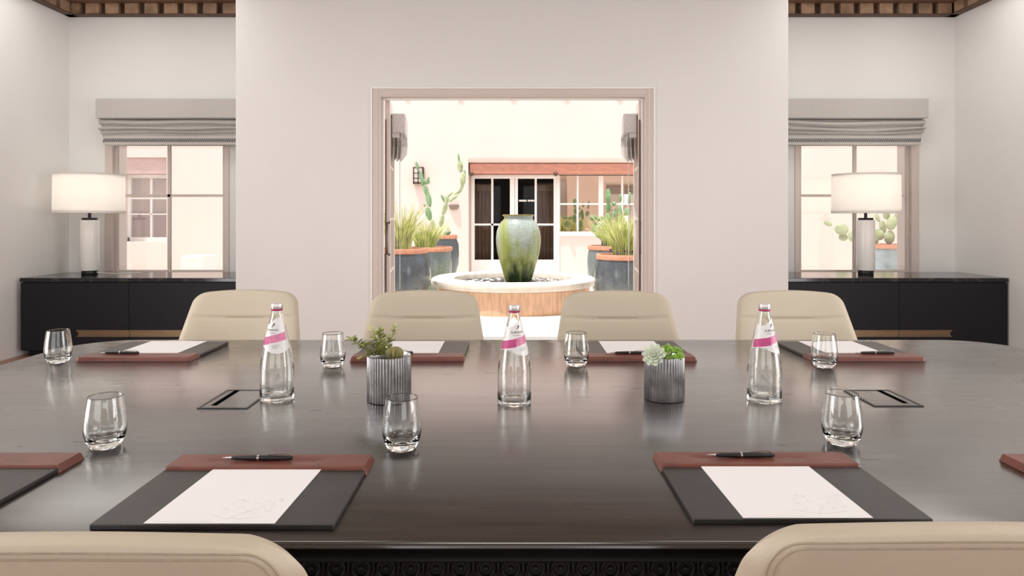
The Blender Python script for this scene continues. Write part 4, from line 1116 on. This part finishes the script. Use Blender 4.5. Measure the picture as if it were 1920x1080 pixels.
# vase
VY = 9.53; VX = X_(972, VY); k_ = VY/F
vz0 = 0.30
vp = [(20, 530), (24.5, 526), (27, 518), (31, 505), (35.5, 490), (39.5, 473), (41.8, 457), (42.0, 445), (40.5, 433), (37.0, 423), (32, 415.5), (27.5, 411), (26.2, 408), (28.5, 405), (29.0, 403.3), (27, 402.4), (24.5, 404), (24, 412), (30, 425)]
vprof = [(r_*k_, Z_(y_, VY)-vz0) for r_, y_ in vp]
va = thing('glazed_vase', 'tall celadon vase with green and yellow glaze drips, standing in the fountain', 'vase', (VX, VY, vz0))
MB().lathe([(0.14, -0.02)] + vprof, 80, (VX, VY, vz0)).build('body', M['vase'], va, smooth=60)
MB().tube([(VX+28.6*k_*cos(a*pi/24), VY+28.6*k_*sin(a*pi/24), Z_(403.6, VY)) for a in range(49)], 0.010, 8).build('lip', simple('lip_glaze', (0.20, 0.16, 0.03), 0.3, noise_scale=20, amount=0.4), va)

# ------------------------------------------------------------------ big courtyard pots with plants
def big_pot(name, cx_px, Y, zr, rr, bulge, mat, lab, grp='large glazed pots around the fountain'):
    cx = X_(cx_px, Y)
    r = thing(name, lab, 'plant pot', (cx, Y, 0), group=grp)
    MB().lathe([(rr*0.62, 0.0), (rr*0.80, zr*0.18), (rr*bulge*0.98, zr*0.45), (rr*bulge, zr*0.65), (rr*bulge*0.97, zr*0.82), (rr*0.95, zr*0.92), (rr*0.94, zr-0.035)], 64, (cx, Y, 0)).build('body', mat, r)
    MB().lathe([(rr*0.94, zr-0.07), (rr*1.0, zr-0.06), (rr*1.01, zr-0.015), (rr*0.985, zr), (rr*0.88, zr), (rr*0.86, zr-0.03), (rr*0.86, zr-0.10)], 64, (cx, Y, 0), cap=False).build('rim', M['terracotta'], r)
    MB().lathe([(0.001, zr-0.045), (rr*0.88, zr-0.05)], 40, (cx, Y, 0), cap=False).build('soil', M['soil'], r)
    return cx
def grass(name, cx, Y, z0, spread, hgt, n, lab, seed, flowers=0):
    rn = random.Random(seed)
    r = thing(name, lab, 'plant', (cx, Y, z0), group=None)
    bs = [MB(), MB()]
    for i in range(n):
        a = rn.uniform(0, 2*pi); q = spread*0.45*sqrt(rn.random()); h = hgt*rn.uniform(0.5, 1.0); lean = rn.uniform(0.05, 1.0)*spread
        bx_, by_ = cx+q*cos(a), Y+q*sin(a); w = rn.uniform(0.004, 0.008)
        dx, dy = cos(a)*lean, sin(a)*lean; pts = []
        for t in (0, 0.35, 0.7, 1.0):
            pts.append((bx_+dx*t*t, by_+dy*t*t, z0+h*(t-0.18*t*t*lean/spread)))
        bs[0 if rn.random() < 0.55 else 1].tube(pts, [w, w*0.9, w*0.6, w*0.15], 4, cap=False)
    bs[0].build('blades', M['grass'], r, smooth=60); bs[1].build('pale_blades', M['grass_pale'], r, smooth=60)
    if flowers:
        f = MB()
        for i in range(flowers):
            a = rn.uniform(pi, 2*pi); q = spread*rn.uniform(0.3, 0.7)
            c = Vector((cx+q*cos(a), Y+q*sin(a), z0+rn.uniform(0.01, 0.10)))
            for j in range(7):
                f.ellipsoid(c+Vector((rn.uniform(-1, 1), rn.uniform(-1, 1), rn.uniform(-1, 1)))*0.02, (0.012, 0.012, 0.008), None, 6, 4)
        f.build('flowers', M['flower'], r)
cA = big_pot('glazed_pot', 752, 8.8, 0.84, 0.34, 1.13, M['pot_blue'], 'big blue grey pot at the left door leaf, nearest of the left pots')
grass('potted_grass', cA, 8.8, 0.80, 0.30, 0.72, 200, 'tall pale reed grass in the nearest left pot, by the door leaf', 1)
cB = big_pot('glazed_pot', 806, 10.8, 0.77, 0.355, 0.98, M['pot_green'], 'green blue pot behind the fountain basin on the left, middle of the left pots')
grass('potted_grass', cB-0.06, 10.8, 0.73, 0.34, 0.52, 230, 'bushy bright green grass in the middle left pot', 2)
cC = big_pot('glazed_pot', 833, 12.2, 0.92, 0.235, 1.12, M['pot_blue'], 'furthest left pot, behind the grass, holding the tall cactus')
cD = big_pot('glazed_pot', 1170, 8.6, 0.775, 0.35, 1.07, M['pot_blue'], 'big blue grey pot at the right door leaf, nearest of the right pots')
grass('potted_grass', cD, 8.6, 0.73, 0.30, 0.62, 230, 'bright green grass in the nearest right pot, by the door leaf', 3, 8)
cE = big_pot('glazed_pot', 1144, 10.6, 0.80, 0.345, 1.03, M['pot_green'], 'pale green pot behind the nearest right pot')
grass('potted_grass', cE+0.05, 10.6, 0.76, 0.36, 0.62, 190, 'pale yellow green grass in the pale green right pot', 4, 10)

def cactus(name, Y, base, pads, lab, ydelta=0.0):
    r = thing(name, lab, 'cactus', base)
    for i, (px, py, w, h, ang, mt) in enumerate(pads):
        yy = Y+0.05*sin(i*1.9)
        R = Matrix.Rotation(radians(ang), 3, 'Y') @ Matrix.Rotation(radians(25*sin(i*2.3)), 3, 'Z')
        k = yy/F
        b = MB(); b.ellipsoid((X_(px, yy), yy, Z_(py, yy)), (w*k/2, max(0.022, w*k/2*0.38), h*k/2), R, 18, 12)
        b.build('pad', M[mt], r)
    return r
G, P_ = 'cactus', 'cactus_pale'
cactus('prickly_pear', 12.2, (cC, 12.2, 0.87), [
    (812, 424, 9, 26, -8, P_), (803.5, 401, 12, 26, -14, G), (803.5, 373, 12, 32, -10, G), (798.5, 357, 9, 22, -14, G), (793.5, 343, 9, 18, -25, G),
    (790, 332, 8, 26, -12, G), (782, 311, 6, 17, -15, G), (802, 341, 9, 9, 40, G), (803, 336, 5, 10, 10, G), (796, 385, 4, 6, -20, G),
    (839, 436, 8, 24, 8, P_), (828, 414, 9, 24, 10, P_), (834, 391, 9, 26, 16, P_), (837, 374.5, 10, 17, 10, P_), (830.5, 372, 5, 17, -24, G),
    (843.5, 365, 4, 15, 45, P_), (851, 371, 7, 24, 52, P_), (857, 362, 6, 16, 45, P_), (865.5, 351, 7, 24, 20, P_), (868, 336, 11, 26, 4, P_),
    (870.5, 326, 6, 15, 0, G), (863, 311.5, 12, 24, -4, P_), (860, 295, 4, 16, -8, G), (839, 436, 13, 8, 0, G), (836, 441, 12, 12, 30, G)],
    'tall two-armed prickly pear in the furthest left pot')
cactus('prickly_pear', 11.0, (cE-0.05, 11.0, 0.70), [
    (1140, 367, 11, 26, 0, G), (1140.5, 389, 11, 22, 4, G), (1140, 412, 13, 26, -3, G), (1112.5, 409, 15, 11, 10, G), (1126, 410, 14, 9, -20, G), (1117, 426, 14, 20, 25, G),
    (1124, 434, 19, 26, 8, P_), (1163, 372, 6, 16, 0, G), (1151, 382, 9, 8, 20, G), (1163, 400, 10, 34, -6, G), (1176, 397, 12, 16, 15, G), (1152, 402, 8, 22, 14, G), (1158, 430, 12, 30, 0, G), (1180, 372, 7, 24, 5, G)],
    'prickly pear with dark upright pads rising behind the right pots')
# planter with cactus outside the right alcove window
cx_ = X_(1663, 10.4)
pr = thing('square_planter', 'blue grey planter outside the right window, behind the lamp', 'plant pot', (cx_, 10.4, 0))
MB().lathe([(0.19, 0.0), (0.215, 0.4), (0.215, 0.78)], 48, (cx_, 10.4, 0)).build('body', M['planter_box'], pr)
MB().lathe([(0.21, 0.76), (0.225, 0.77), (0.225, 0.83), (0.19, 0.83), (0.19, 0.75)], 48, (cx_, 10.4, 0), cap=False).build('rim', M['terracotta'], pr)
MB().lathe([(0.001, 0.79), (0.20, 0.79)], 32, (cx_, 10.4, 0), cap=False).build('soil', M['soil'], pr)
cactus('prickly_pear', 10.4, (cx_, 10.4, 0.80), [
    (1668, 445, 20, 26, 10, P_), (1655, 425, 16, 26, -14, P_), (1672, 418, 18, 28, 16, P_), (1684, 405, 16, 20, 35, P_), (1662, 402, 14, 20, -5, P_), (1648, 440, 18, 22, -35, P_),
    (1645, 408, 10, 18, -25, P_), (1636, 436, 16, 20, -60, P_), (1640, 452, 18, 14, -70, P_), (1616, 444, 16, 15, 0, P_), (1578, 430, 24, 22, 20, P_), (1581, 445, 18, 14, 0, P_), (1598, 443, 22, 16, -80, P_), (1552, 419, 16, 10, 40, P_), (1690, 432, 10, 20, 20, P_)],
    'pale prickly pear seen through the right window behind the lamp')
# low white block added for a bright reflection in the left window
bx0, bx1 = X_(338, 9.5), X_(383, 9.5)
tag(MB().box(bx0, bx1, 9.5, 9.9, 0, Z_(480, 9.5)).build('reflection_block', M['white_paint'], at=((bx0+bx1)/2, 9.7, 0), smooth=0, bevel=0.01), 'white block standing in for a bright reflection low in the left window', 'plinth')
